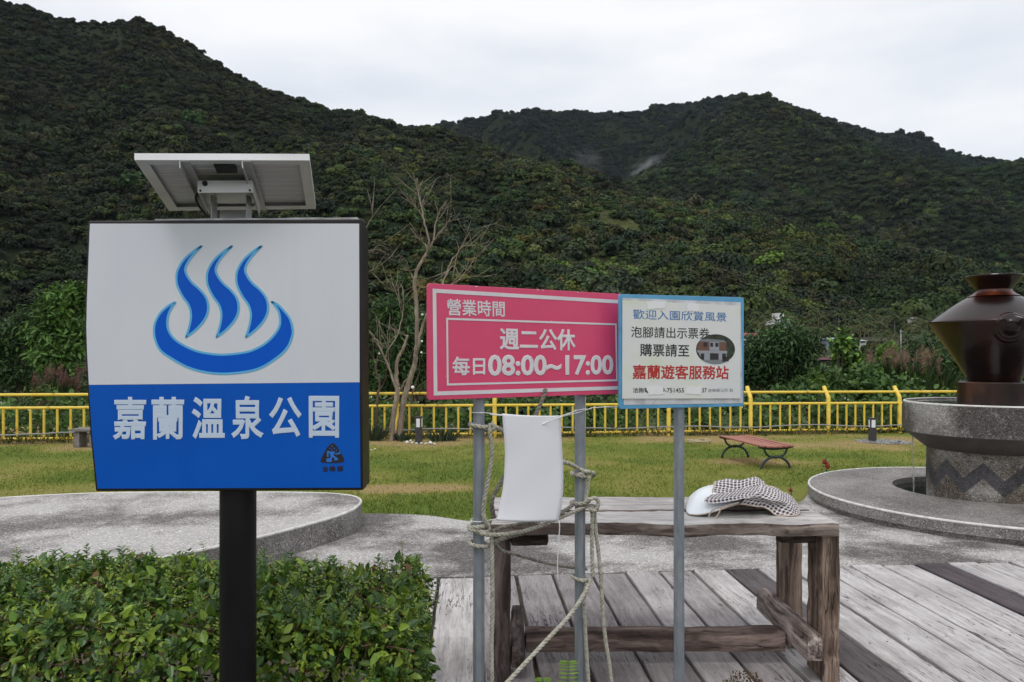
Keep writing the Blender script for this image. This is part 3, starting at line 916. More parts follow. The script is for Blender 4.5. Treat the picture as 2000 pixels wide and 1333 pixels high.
# ---------------------------------------------------------------- the big light-box sign
mat_black = M_noise('black_paint', [(.35, (.005, .0042, .0055)), (.62, (.010, .0085, .011)), (.70, (.030, .027, .028))], 11, .42, stretch=(1, 1, .3), bmp=.05, spec=.3)
mat_frame = M_noise('dark_cabinet_metal', [(.3, (.010, .007, .008)), (.6, (.017, .012, .013)), (.85, (.045, .036, .034))], 6, .4, metal=.2, stretch=(1, 1, .2))
mat_acryl, n, l, b = new_mat('white_acrylic')
v = coords(n, l, (1, 1, .6)); f = noise(n, l, v, 2.2, 4)
runs = ramp(n, l, noise(n, l, coords(n, l, (26, 26, .9)), 1.0, 4), [(.34, (.985, .985, .985)), (.5, (1, 1, 1))])
l.new(mixc(n, l, 1.0, ramp(n, l, f, [(.3, (.64, .665, .73)), (.6, (.69, .71, .76))]), runs, 'MULTIPLY'), b.inputs['Base Color'])
b.inputs['Roughness'].default_value = .32; bump(n, l, b, noise(n, l, v, 1.3, 2), .05, .05)
mat_blue, n, l, b = new_mat('blue_film')
f = noise(n, l, coords(n, l), 2.0, 4)
runs = ramp(n, l, noise(n, l, coords(n, l, (22, 22, .8)), 1.0, 4), [(.34, (.93, .94, .96)), (.5, (1, 1, 1))])
l.new(mixc(n, l, 1.0, ramp(n, l, f, [(.3, (.002, .085, .46)), (.7, (.003, .105, .53))]), runs, 'MULTIPLY'), b.inputs['Base Color']); b.inputs['Roughness'].default_value = .35; b.inputs['Specular IOR Level'].default_value = .2
mat_symbol = M('symbol_blue', (.001, .10, .60), .35, spec=.2)
mat_halo = M('symbol_outline_blue', (.11, .46, .78), .35)
mat_letter = M('pale_lettering', (.56, .66, .80), .4)
mat_logo = M('logo_black', (.016, .010, .016), .5)
mat_logo_cut = M('logo_blue', (.02, .17, .58), .5)
mat_alu = M_noise('aluminium', [(.3, (.70, .70, .71)), (.7, (.82, .82, .83))], 9, .4, metal=.15, stretch=(.2, 1, 1), bmp=.04)
mat_alu2 = M_noise('dull_aluminium', [(.3, (.42, .42, .43)), (.7, (.55, .55, .56))], 9, .45, metal=.2, bmp=.04)
mat_rubber = M('black_rubber', (.012, .012, .013), .6)

SB = Plane(Vector((-1.3, 2.36, 0)), Vector((-.4, 2.36, 0)))
def build_light_box():
    px = (465 - 1000) / F * 2.43
    root = thing('light_box_sign', (px, 2.43, -.05), 'large white and blue light box sign on a thick black post in the hedge', 'sign')
    mb = MB(); mb.tube([(px, 2.43, -.1), (px, 2.43, 1.078)], .0575, 24); mb.build('post', mat_black, root, auto=40)
    # cabinet outline: the left side is dented outwards
    left = [(172, 432), (169.5, 500), (166, 590), (165, 640), (166.5, 690), (171, 770), (176, 850), (187, 960)]
    right = [(709, 958), (708, 850), (707, 700), (706.5, 560), (706, 428)]
    out = [SB.px(*p) for p in left + right]
    c = sum(out, Vector()) / len(out)
    mb = MB()
    back = [p + Vector((0, .05, 0)) for p in out]
    mb.prism(out[::-1], (0, .062, 0))
    mb.build('front_cabinet', mat_frame, root, bevel=.003)
    mb = MB()
    ins = [c + (p - c) * .985 + Vector((.006, .064, -.004)) for p in out]
    mb.prism(ins[::-1], (0, .06, 0)); mb.build('back_cabinet', mat_frame, root, bevel=.003)
    # face panels, 2 mm proud of the cabinet inside a thin dark rim
    def inset(p, dx=4.5, dy=5.5):
        x, y = p
        return (x + (dx if x < 440 else -dx), min(max(y, 432 + dy), 960 - dy + (0 if x < 440 else -2)))
    L = [inset(p) for p in left]; Rr = [inset(p) for p in right]
    top = [p for p in L if p[1] < 752]; bot = [p for p in L if p[1] >= 752]
    w = [SB.px(x, y, 0) for x, y in top] + [SB.px(174.5, 752), SB.px(702.5, 747)] + [SB.px(x, y) for x, y in Rr if y < 747]
    mb = MB(); mb.prism([p + SB.n * .0025 for p in w][::-1], -SB.n * .002); mb.build('white_panel', mat_acryl, root)
    w2 = [SB.px(174.5, 752.4)] + [SB.px(x, y) for x, y in bot] + [SB.px(x, y) for x, y in Rr if y >= 747] + [SB.px(702.5, 747.4)]
    mb = MB(); mb.prism([p + SB.n * .0025 for p in w2][::-1], -SB.n * .002); mb.build('blue_panel', mat_blue, root)
    # hot spring symbol
    Z1 = lambda x, y: (140 + x * .3226, 270 + y * .3226)
    s1 = [(793, 652), (735, 690), (680, 740), (645, 800), (637, 850), (645, 900), (675, 960), (710, 1010), (725, 1060), (722, 1110), (710, 1160), (694, 1207), (750, 1165), (800, 1110), (825, 1060), (828, 1010), (815, 965), (780, 920), (735, 880), (705, 840), (690, 800), (702, 760), (735, 712)]
    bowl = [(632, 994), (590, 1015), (540, 1060), (508, 1120), (502, 1180), (515, 1240), (545, 1290), (600, 1330), (700, 1385), (800, 1415), (918, 1427), (1050, 1416), (1150, 1389), (1250, 1326), (1305, 1272), (1332, 1215), (1340, 1165), (1325, 1100), (1290, 1050), (1250, 1010), (1212, 990), (1250, 1040), (1264, 1090), (1260, 1140), (1230, 1190), (1180, 1240), (1120, 1275), (1050, 1298), (918, 1312), (800, 1300), (720, 1275), (640, 1230), (600, 1186), (583, 1140), (585, 1085), (602, 1038)]
    for shape, cusp in (([s1, 0], None), ([s1, 184], None), ([s1, 362], None), ([bowl, 0], None)):
        pts, dx = shape
        tips = {0, 11} if pts is s1 else {0, 20}
        P = [Vector((*Z1(x + dx, y), 0)) for x, y in pts]
        segs = sorted(tips); loop = []
        for a_, b_ in ((segs[0], segs[1]), (segs[1], segs[0] + len(P))):
            part = [P[k % len(P)] for k in range(a_, b_ + 1)]
            loop += spline(part, 6)[:-1]
        q = [SB.px(p.x, p.y, 0) for p in loop]
        nm = 'steam_mark' if pts is s1 else 'bowl_mark'
        mb = MB(); mb.poly([p + SB.n * .0032 for p in q]); mk = mb.build(nm, mat_symbol, root, fix=False)
        mb = MB(); k_ = len(q); wd = .0034; prev = None; first = None
        for k in range(k_ + 1):
            a_, b_, c_ = q[(k - 1) % k_], q[k % k_], q[(k + 1) % k_]
            t = (c_ - a_).normalized(); nn = t.cross(SB.n)
            cur = (mb.vert(b_ + nn * wd + SB.n * .0037), mb.vert(b_ - nn * wd + SB.n * .0037))
            if prev: mb.face([prev[0], prev[1], cur[1], cur[0]])
            prev = cur
        mb.build('outline', mat_halo, mk, fix=False)
    Z2 = lambda x, y: (140 + x * .3226, 680 + y * .3226)
    quad = [Z2(252, 296), Z2(1622, 290), Z2(1622, 546), Z2(252, 558)]
    # six characters, each set in its own box
    boxes = [('嘉', 252, 296, 455, 556), ('蘭', 486, 296, 684, 556), ('溫', 728, 296, 930, 552), ('泉', 968, 290, 1165, 552), ('公', 1196, 296, 1396, 540), ('園', 1437, 290, 1621, 544)]
    for ch, x0, y0, x1, y1 in boxes:
        text_on(SB, ch, [Z2(x0, y0), Z2(x1, y0), Z2(x1, y1), Z2(x0, y1)], .0034, mat_letter, root, .024, 'character')
    # township emblem: rounded triangle with pale figures cut in it
    Z3 = lambda x, y: (600 + x * .075, 840 + y * .075)
    tri = [Z3(*p) for p in ((668, 345), (720, 365), (790, 440), (860, 560), (930, 680), (968, 770), (950, 830), (880, 850), (668, 858), (440, 852), (372, 835), (358, 790), (390, 710), (470, 560), (545, 435), (610, 375))]
    mb = MB(); mb.poly([SB.px(p.x, p.y, 0) + SB.n * .0034 for p in spline([(x, y, 0) for x, y in tri], 4, True)]); lg = mb.build('emblem', mat_logo, root, fix=False)
    mb = MB()
    def blob(pts): mb.poly([SB.px(p.x, p.y) + SB.n * .004 for p in spline([(*Z3(x, y), 0) for x, y in pts], 3, True)])
    blob([(530, 545), (600, 560), (720, 560), (725, 600), (700, 640), (720, 680), (800, 735), (815, 770), (770, 790), (700, 790), (725, 755), (680, 715), (640, 760), (650, 825), (520, 825), (510, 745), (590, 735), (615, 680), (590, 610), (560, 610), (570, 690), (525, 690)])
    blob([(735, 610), (830, 590), (850, 545), (875, 600), (850, 625), (790, 640), (745, 635)])
    for (x, y) in ((655, 420), (600, 475), (712, 478), (655, 515), (765, 530)): blob([(x - 16, y), (x, y - 20), (x + 16, y), (x, y + 20)])
    mb.build('figure_marks', mat_logo_cut, lg, fix=False)
    for ch, x0, x1 in (('金', 400, 552), ('峰', 585, 748), ('鄉', 785, 945)):
        text_on(SB, ch, [Z3(x0, 930), Z3(x1, 930), Z3(x1, 1085), Z3(x0, 1085)], .0034, mat_logo, root, .02, 'character')
    # dirty silver tape along the top and the right edge of the cabinet
    mb = MB(); r_ = random.Random(4)
    z = SB.px(440, 430).z
    mb.prism([Vector((SB.px(x, 430).x, 2.368, z + .0025 + .002 * r_.random() + (x - 172) * .0000115)) for x in range(300, 706, 18)] + [Vector((SB.px(704, 428).x, 2.368, z)), Vector((SB.px(300, 428).x, 2.368, z))], (0, .03, 0))
    mb.build('tape_strip', M_noise('silver_tape', [(.3, (.2, .19, .2)), (.7, (.62, .62, .63))], 20, .4), root)
    # ---- solar panel on top, seen from below
    ex, ey, nz = PNL_EX, PNL_EY, PNL_N
    c0, w_, h_ = PNL_C, PNL_W, PNL_H
    at2 = lambda a, b_, d=0.0: c0 + ex * a + ey * b_ + nz * d
    mb = MB(); t = .011; fr = .021
    for (a, b_, ea, eb) in ((0, -h_ / 2 + t / 2, w_ / 2, t / 2), (0, h_ / 2 - t / 2, w_ / 2, t / 2), (-w_ / 2 + t / 2, 0, t / 2, h_ / 2 - t), (w_ / 2 - t / 2, 0, t / 2, h_ / 2 - t)):
        mb.box(at2(a, b_, fr / 2), ex * ea, ey * eb, nz * fr / 2)
    for (a, b_, ea, eb) in ((0, -h_ / 2 + .022, w_ / 2 - t, .011), (0, h_ / 2 - .022, w_ / 2 - t, .011), (-w_ / 2 + .022, 0, .011, h_ / 2 - .033), (w_ / 2 - .022, 0, .011, h_ / 2 - .033)):
        mb.box(at2(a, b_, .0008), ex * ea, ey * eb, nz * .0008)
    sp = mb.build('solar_panel', mat_alu, root)
    mb = MB(); mb.box(at2(0, 0, .0145), ex * (w_ / 2 - t - .0005), ey * (h_ / 2 - t - .0005), nz * .003)
    bk = mb.build('backing', M_noise('panel_backing', [(.3, (.60, .575, .65)), (.7, (.68, .65, .72))], 3, .35), sp)
    mb = MB()
    for k in range(9):
        b_ = -h_ / 2 + .05 + k * (h_ - .1) / 8
        mb.box(at2(0, b_, .0112), ex * (w_ / 2 - .045), ey * .0024, nz * .0003)
    mb.build('seam_lines', M('seam_white', (.95, .95, .97), .4), sp)
    mb = MB(); mb.box(at2(-.005, -h_ / 2 + .06, .004), ex * .03, ey * .032, nz * .0075); mb.build('junction_box', mat_rubber, sp)
    mb = MB()
    for a in (-.10, .077):
        mb.box(at2(a - .012, 0, -.0015), ex * .013, ey * (h_ / 2 - .002), nz * .0014)
        mb.box(at2(a - .026, 0, -.012), ex * .0014, ey * (h_ / 2 - .002), nz * .0118)
    mb.build('support_rail', mat_alu2, sp)
    # battery box: a folded channel under the panel
    mb = MB()
    mb.box(at2(-.018, -.085, -.032), ex * .082, ey * .0015, nz * .020)
    mb.box(at2(-.018, .015, -.0125), ex * .082, ey * .098, nz * .0015)
    mb.box(at2(-.0995, .015, -.032), ex * .0015, ey * .098, nz * .018); mb.box(at2(.0635, .015, -.032), ex * .0015, ey * .098, nz * .018)
    mb.build('mount_channel', mat_alu, sp)
    for a, b_, r_ in ((-.078, -.032 + .010, .0085), (-.092, -.046, .0035), (.056, -.046, .0035)):
        cc = at2(a, -.0865, 0) + nz * b_
        mb = MB(); mb.tube([cc, cc - ey * .004], r_, 12); mb.build('bolt', mat_rubber, sp)
    zt = SB.px(440, 430).z
    for a in (-.072, .038):
        mb = MB()
        p = at2(a, .035, -.03); mb.box(Vector((p.x, p.y, (p.z + zt) / 2)), (.002, 0, 0), (0, .022, 0), (0, 0, (p.z - zt) / 2 + .012))
        mb.build('mount_leg', mat_alu2, root)
    mb = MB(); p = at2(-.014, .10, -.045); q = Vector((p.x, 2.46, zt + .001))
    mb.box((p + q) / 2 + Vector((0, .03, 0)), (.05, 0, 0), (0, .002, 0), (0, 0, abs(p.z - q.z) / 2)); mb.build('mount_foot', mat_alu2, root)
    a0 = at2(-.10, -.03, -.02); a1 = Vector((a0.x - .004, 2.44, zt))
    mb = MB(); mb.tube(spline([at2(-.085, -.06, -.03), a0 + Vector((-.016, 0, -.02)), a0 + Vector((-.014, .02, -.05)), a1 + Vector((.012, 0, .02)), a1 + Vector((.01, 0, 0))], 6), .0042, 8); mb.build('cable', mat_rubber, root, smooth=True)
_p = [-0.91432, 2.05929, -0.15816, -0.05660, 0.22341, 0.49940, 0.43166]   # pose and size of the solar panel
from mathutils import Matrix
_m = Matrix.Rotation(_p[4], 3, 'Z') @ Matrix.Rotation(_p[3], 3, 'Y') @ Matrix.Rotation(_p[2], 3, 'X')
PNL_EX, PNL_EY, PNL_N = _m @ Vector((1, 0, 0)), _m @ Vector((0, 1, 0)), _m @ Vector((0, 0, 1))
PNL_C, PNL_W, PNL_H = Vector((_p[0], 2.45, _p[1])), _p[5], _p[6]
build_light_box()

# ---------------------------------------------------------------- pink opening hours sign and blue notice sign
mat_galv = M_noise('galvanised_steel', [(.25, (.21, .235, .27)), (.5, (.29, .32, .36)), (.8, (.42, .44, .47))], 30, .45, metal=.35, stretch=(1, 1, .35), bmp=.08)
mat_pink = M_noise('pink_sign_face', [(.3, (.74, .066, .17)), (.7, (.80, .082, .20))], 3, .4, bmp=0)
mat_signwhite = M_noise('sign_white', [(.35, (.74, .70, .74)), (.65, (.82, .79, .82))], 8, .45, bmp=0)
mat_cyan = M_noise('cyan_sign_face', [(.28, (.09, .24, .36)), (.4, (.10, .34, .58)), (.7, (.13, .40, .66))], 11, .4, bmp=0)
mat_grime = M_noise('faded_white_field', [(.3, (.42, .42, .44)), (.6, (.68, .68, .7))], 14, .5, bmp=0)
mat_notice, n, l, b = new_mat('printed_notice')
v = coords(n, l)
l.new(ramp(n, l, noise(n, l, v, 3.2, 3), [(.35, (.74, .76, .76)), (.52, (.78, .79, .77)), (.66, (.70, .76, .58))]), b.inputs['Base Color']); b.inputs['Roughness'].default_value = .5
mat_tape = M('white_tape', (.86, .86, .87), .4)
mat_ink = M('black_ink', (.02, .02, .022), .5)
mat_grayink = M('grey_ink', (.22, .24, .28), .5)
mat_blueink = M('blue_ink', (.05, .19, .46), .5)
mat_redink = M('red_ink', (.50, .035, .03), .5)

def rrect(pl, s0, s1, t0, t1, rad, d):
    pts = []
    for (cs, ct, a0) in ((s1 - rad, t1 - rad, 0), (s0 + rad, t1 - rad, 90), (s0 + rad, t0 + rad, 180), (s1 - rad, t0 + rad, 270)):
        for k in range(5):
            a = R(a0 + 22.5 * k); pts.append(pl.w3(cs + rad * math.cos(a), ct + rad * math.sin(a), d))
    return pts

def pole(parent, x, y, z1, r_):
    mb = MB(); mb.tube([(x, y, -.25), (x, y, z1)], r_, 8, phase=R(22.5)); return mb.build('pole', mat_galv, parent, bevel=.0015)

def frame_lines(pl, quad, w, d, mat, parent, name):
    """a printed rectangular border: quad in pixels (outer corners), w wide"""
    q = [pl.st(*p) for p in quad]
    mb = MB()
    cs, ct = sum(p[0] for p in q) / 4, sum(p[1] for p in q) / 4
    inn = [(s + (w if s < cs else -w), t + (w if t < ct else -w)) for s, t in q]
    for k in range(4):
        j = (k + 1) % 4
        mb.poly([pl.w3(*q[k], d), pl.w3(*q[j], d), pl.w3(*inn[j], d), pl.w3(*inn[k], d)])
    return mb.build(name, mat, parent, fix=False)

PK = Plane(at(835, 700, 2.70), at(1210, 700, 3.16)); PK.p.z = 0
CY = Plane(at(1209, 700, 3.07), at(1453, 700, 3.245)); CY.p.z = 0
Z3p = lambda x, y: (800 + x * .22506, 530 + y * .22506)
Z4p = lambda x, y: (1190 + x * .19503, 550 + y * .19503)
POLES = {}
def build_pink():
    s1 = PK.st(1224, 700)[0]; zt = 1.767; zb = PK.st(836, 782)[1]
    p1 = PK.px(945, 800, -.040); p2 = PK.px(1144, 800, -.040)
    root = thing('opening_hours_sign', (p1.x, p1.y, -.05), 'pink opening hours sign with white lettering on two grey steel poles', 'sign')
    mb = MB(); mb.prism(rrect(PK, 0, s1, zb, zt, .012, 0), -PK.n * .010); mb.build('board', mat_pink, root, bevel=.0015)
    frame_lines(PK, [Z3p(198, 152), (1217, 587), (1217, 761), Z3p(208, 1080)], .0148, .0012, mat_signwhite, root, 'outer_border')
    frame_lines(PK, [Z3p(316, 405), Z3p(1795, 455), Z3p(1803, 955), Z3p(322, 993)], .0075, .0012, mat_signwhite, root, 'inner_border')
    for s, q, off in (('營業時間', ((318, 240), (825, 262), (825, 398), (325, 385)), .016), ('週二公休', ((780, 490), (1438, 505), (1440, 690), (780, 685)), .026),
                 ('每日', ((368, 740), (655, 745), (655, 900), (368, 908)), .024), ('08:00~17:00', ((678, 725), (1768, 728), (1768, 902), (678, 915)), .034)):
        text_on(PK, s, [Z3p(*p) for p in q], .0012, mat_signwhite, root, off, 'lettering')
    r_ = random.Random(2)                       # paint chips along the edge and on the face
    def chip(pts):
        mb = MB(); mb.poly(pts); mb.build('paint_chip', mat_signwhite, root, fix=False)
    for k in range(10):
        s, t = PK.st(*Z3p(r_.uniform(180, 1750), r_.uniform(150, 1060))); q = r_.uniform(.0008, .0018)
        chip([PK.w3(s + q * math.cos(a), t + q * math.sin(a), .0009) for a in np.linspace(0, 5.2, 6)])
    for x in (1050, 1060, 1128, 930):
        s, t = PK.st(x, 560); t = zt - .0022; q = r_.uniform(.003, .007)
        chip([PK.w3(s - q, t + .0015, .0009), PK.w3(s + q, t + .0018, .0009), PK.w3(s + q * .6, t - .002, .0009), PK.w3(s - q * .5, t - .0012, .0009)])
    POLES['l'] = p1; POLES['r'] = p2
    pole(root, p1.x, p1.y, 1.72, .0235); pole(root, p2.x, p2.y, 1.72, .0235)
build_pink()

def build_cyan():
    s1 = CY.w; zt = 1.759; zb = zt - .476
    p3 = CY.px(1334.5, 800, -.036)
    root = thing('notice_sign', (p3.x, p3.y, -.05), 'blue framed visitor notice sign with a taped printed sheet on one steel pole', 'sign')
    mb = MB(); mb.prism(rrect(CY, 0, s1, zb, zt, .010, 0), -CY.n * .010); mb.build('board', mat_cyan, root, bevel=.0015)
    def sheet(quad, d, th, mat, name, parent=root, j=0.0):
        r_ = random.Random(int(quad[0][0] * 7)); pts = []
        q = [Z4p(*p) for p in quad]
        for k in range(4):
            a, b_ = q[k], q[(k + 1) % 4]
            for m_ in range(5):
                t = m_ / 5; pts.append((a[0] + (b_[0] - a[0]) * t + r_.uniform(-j, j), a[1] + (b_[1] - a[1]) * t + r_.uniform(-j, j)))
        mb = MB(); mb.prism([CY.w3(*CY.st(*p), d) for p in pts], -CY.n * th); return mb.build(name, mat, parent)
    sheet([(135, 165), (1315, 210), (1335, 1220), (145, 1238)], .001, .0008, mat_grime, 'white_field')
    nt = sheet([(128, 190), (1307, 245), (1307, 1172), (125, 1174)], .005, .0025, mat_notice, 'printed_notice')
    # scrap of blue showing under the notice
    for s, q, mat, off in (('歡迎入園欣賞風景', ((230, 280), (1168, 312), (1165, 405), (232, 378)), mat_blueink, .004), ('泡腳請出示票券', ((212, 450), (998, 468), (998, 578), (212, 562)), mat_ink, .006),
                      ('購票請至', ((300, 622), (795, 632), (795, 757), (300, 750)), mat_ink, .012), ('嘉蘭遊客服務站', ((225, 832), (1190, 845), (1190, 982), (225, 980)), mat_redink, .022),
                      ('洽詢電話：', ((230, 1063), (470, 1064), (470, 1116), (230, 1116)), mat_ink, .012), ('089-751455', ((462, 1066), (742, 1069), (742, 1113), (462, 1114)), mat_ink, .012),
                      ('37', ((921, 1068), (969, 1069), (969, 1112), (921, 1112)), mat_ink, .012), ('金峰鄉公所 製', ((982, 1072), (1232, 1072), (1232, 1108), (982, 1108)), mat_grayink, 0)):
        text_on(CY, s, [Z4p(*p) for p in q], .0056, mat, nt, off, 'lettering')
    for q in ([(368, 205), (562, 200), (545, 272), (380, 280)], [(775, 222), (893, 228), (893, 302), (772, 298)], [(360, 1052), (532, 1052), (538, 1130), (388, 1136)], [(760, 1050), (920, 1055), (908, 1136), (750, 1122)]):
        sheet(q, .0066, .0007, mat_tape, 'tape', nt, .7)
    # oval photograph of a two storey building, printed flat on the notice
    E = lambda x, y: (1057 + 195 * x, 680 + 150 * y)
    def flat(pts, d, mat, name, parent): 
        mb = MB(); mb.poly([CY.w3(*CY.st(*Z4p(*p)), d) for p in pts]); return mb.build(name, mat, parent, fix=False)
    pic = flat([E(math.cos(a), math.sin(a)) for a in np.linspace(0, 2 * math.pi, 48, endpoint=False)], .0054, M_noise('print_trees', [(.35, (.012, .016, .010)), (.7, (.06, .075, .04))], 60, .5, bmp=0), 'photo_print', nt)
    g1, g2, g3 = M('print_grey', (.34, .36, .40), .5), M('print_brick', (.17, .085, .06), .5), M('print_dark', (.03, .025, .028), .5)
    g4 = M('print_roof', (.22, .23, .26), .5)
    a0 = math.asin((785 - 680) / 150)
    flat([E(math.cos(a), math.sin(a)) for a in np.linspace(a0, math.pi - a0, 20)], .0060, g4, 'print_ground', pic)
    flat([(897, 600), (1165, 612), (1165, 696), (872, 692), (873, 660)], .0060, g2, 'print_wall', pic)
    flat([(995, 604), (1092, 608), (1092, 694), (995, 692)], .0064, g1, 'print_bay', pic)
    flat([(900, 586), (960, 575), (1140, 590), (1168, 612), (897, 602)], .0066, g4, 'print_roof', pic)
    flat([(868, 692), (1172, 697), (1172, 722), (880, 714)], .0066, g1, 'print_balcony', pic)
    flat([(885, 715), (1168, 722), (1165, 786), (948, 786), (905, 752)], .0062, g1, 'print_lower_wall', pic)
    for q in ([(935, 612), (972, 613), (972, 655), (935, 655)], [(1003, 614), (1030, 615), (1030, 655), (1003, 655)], [(1052, 616), (1085, 617), (1085, 655), (1052, 655)], [(1000, 720), (1086, 722), (1086, 784), (1000, 784)], [(908, 722), (942, 722), (942, 778), (925, 770), (908, 750)], [(1122, 724), (1160, 724), (1160, 775), (1122, 775)], [(1122, 758), (1192, 756), (1186, 800), (1126, 806)]):
        flat(q, .0070, g3, 'print_opening', pic)
    pole(root, p3.x, p3.y, 1.70, .0232)
    POLES['c'] = p3
build_cyan()

# ---------------------------------------------------------------- white sheet and its ties
mat_paper = M_noise('laminated_paper', [(.3, (.89, .89, .95)), (.7, (.91, .91, .96))], 4, .35, bmp=0)
mat_tie = M('white_nylon', (.80, .80, .80), .4)
PL, PR = POLES['l'], POLES['r']
def build_sheet():
    lf = spline([(980, 808, 2.80), (983, 840, 2.802), (986, 885, 2.806), (983, 945, 2.805), (975, 990, 2.80), (970, 1017, 2.792)], 5)
    rt = spline([(1096, 812, 2.90), (1095, 830, 2.90), (1098, 880, 2.903), (1100, 930, 2.905), (1098, 980, 2.90), (1090, 1018, 2.89)], 5)
    V = []; nu = 14
    for a, b_ in zip(lf, rt):
        for k in range(nu + 1):
            t = k / nu; p = a.lerp(b_, t)
            V.append(at(p.x, p.y + 2 * math.sin(math.pi * t), p.z - .016 * math.sin(math.pi * t) + .0005 * math.sin(7 * t + p.y * .05)))
    Fq = [(i * (nu + 1) + j, i * (nu + 1) + j + 1, (i + 1) * (nu + 1) + j + 1, (i + 1) * (nu + 1) + j) for i in range(len(lf) - 1) for j in range(nu)]
    o = mesh_np('paper_sheet', V, Fq, mat_paper, smooth=True)
    md = o.modifiers.new('thickness', 'SOLIDIFY'); md.thickness = .0012
    tag(o, 'curling white laminated sheet tied between the two poles under the pink sign', 'sheet')
build_sheet()
def ring_pts(c, z, r_, a0=0, a1=360, n_=20, slope=0.0):
    return [Vector((c.x + r_ * math.sin(R(a)), c.y - r_ * math.cos(R(a)), z + slope * math.sin(R(a)))) for a in np.linspace(a0, a1, n_)]
def tie(label, *paths):
    mb = MB()
    for p in paths: mb.tube(p, .0021, 6)
    tag(mb.build('cable_tie', mat_tie, smooth=True), label, 'cable tie', 'white ties holding the paper sheet')
zl = at(945, 806, PL.y).z
tie('white tie holding the top left corner of the paper sheet to the left pole', ring_pts(PL, zl, .0262, -180, 60) + [at(980, 811, 2.797)], [at(957, 810, 2.80), at(982, 812, 2.795)])
zr = at(1145, 800, PR.y).z
tie('white tie with a long tail holding the top right corner of the paper sheet', ring_pts(PR, zr, .0262, -90, 200, 24, .004), [at(1134, 800, PR.y - .02), at(1100, 812, 2.897), at(1094, 815, 2.892)], spline([at(1157, 797, PR.y - .02), at(1130, 806, PR.y - .035), at(1095, 815, 2.885), at(1060, 829, 2.855), at(1034, 841, 2.845)], 5), [at(1156, 797, PR.y - .018), at(1185, 795, PR.y + .0), at(1212, 796, PR.y + .03)])
tie('white tie holding the bottom left corner of the paper sheet to the left pole', ring_pts(PL, at(945, 1016, PL.y).z, .032, -150, 60) + [at(972, 1014, 2.785)])
tie('thin white tie tail hanging below the bottom right corner of the paper sheet', spline([at(1091, 1016, 2.888), at(1093, 1030, 2.885), at(1090, 1075, 2.89), at(1089, 1105, 2.89), at(1090, 1135, 2.89)], 5))

# ---------------------------------------------------------------- ropes
mat_rope = M_noise('weathered_rope', [(.3, (.27, .25, .20)), (.55, (.46, .44, .37)), (.8, (.60, .58, .50))], 60, .9, bmp=.5, dist=.003)
mat_rope2 = M_noise('dirty_rope', [(.3, (.13, .115, .10)), (.6, (.28, .26, .225)), (.8, (.40, .38, .33))], 60, .9, bmp=.5, dist=.003)
def rope_mb(mb, pts, r_=.0085, dense=6):
    """three twisted strands along pts"""
    P = spline(pts, dense); Q = [P[0]]; acc = 0
    L = [0.0]
    for a, b_ in zip(P, P[1:]): L.append(L[-1] + (b_ - a).length)
    n_ = max(6, int(L[-1] / .006)); S = np.linspace(0, L[-1], n_)
    X = [np.interp(S, L, [p[k] for p in P]) for k in range(3)]
    C = [Vector((X[0][k], X[1][k], X[2][k])) for k in range(n_)]
    u = None; frames = []
    for k in range(n_):
        t = (C[min(k + 1, n_ - 1)] - C[max(k - 1, 0)]).normalized()
        u = t.orthogonal().normalized() if u is None else (u - t * u.dot(t)).normalized()
        frames.append((u.copy(), t.cross(u)))
    for s in range(3):
        pts2 = [C[k] + (frames[k][0] * math.cos(2 * math.pi * (s / 3 + S[k] / .052)) + frames[k][1] * math.sin(2 * math.pi * (s / 3 + S[k] / .052))) * r_ * .52 for k in range(n_)]
        mb.tube(pts2, r_ * .56, 6)
def rope(label, mat, *paths, r_=.0085):
    mb = MB()
    for p in paths: rope_mb(mb, p, r_)
    tag(mb.build('rope', mat, smooth=True), label, 'rope', 'old rope tied round the sign poles')
yl, yr = PL.y, PR.y
def loop(c, y, rad=.034, a0=-175, a1=185, n_=13, slope=0.01):
    return ring_pts(c, at((c.x / c.y) * F + 1000, y, c.y).z, rad, a0, a1, n_, slope)
rope('pale rope looped round the top of the left pole and running down beside it', mat_rope,
     loop(PL, 832, slope=-.006), [at(960, 826, yl - .03), at(966, 836, yl - .04), at(958, 841, yl - .035), at(958, 828, yl - .028)],
     [at(962, 834, yl - .03), at(974, 838, yl - .01), at(990, 848, yl + .07)],
     [at(957, 838, yl - .032), at(957, 850, yl - .034), at(961, 882, yl - .03), at(956, 924, yl - .034), at(947, 970, yl - .036), at(944, 1000, yl - .037), at(948, 1020, yl - .037), at(956, 1028, yl - .03)])
rope('thick pale rope wound round the left pole and slung across to the right pole', mat_rope,
     loop(PL, 1026, .036, slope=.004), loop(PL, 1034, .038, slope=-.006),
     [at(934, 1036, yl - .02), at(940, 1043, yl - .04), at(974, 1045, yl - .03), at(1019, 1039, yl + .03), at(1058, 1027, yl + .10), at(1098, 1010, yl + .15), at(1138, 993, yr - .03), at(1157, 988, yr - .02), at(1166, 994, yr + .01), at(1160, 1001, yr + .03)])
rope('grey dirty rope slung behind the pale one between the two poles', mat_rope2,
     [at(962, 1040, yl + .01), at(980, 1031, yl + .03), at(1039, 1020, yl + .08), at(1083, 1010, yl + .13), at(1110, 993, yl + .18), at(1136, 974, yr + .04)],
     [at(960, 1062, yl + .01), at(990, 1050, yl + .03), at(1020, 1043, yl + .08)])
rope('pale rope hanging straight down beside the left pole', mat_rope,
     loop(PL, 1063, .035, slope=-.006), [at(960, 1050, yl - .02), at(961, 1098, yl - .022), at(962, 1190, yl - .022), at(960, 1257, yl - .02), at(961, 1340, yl - .02)])
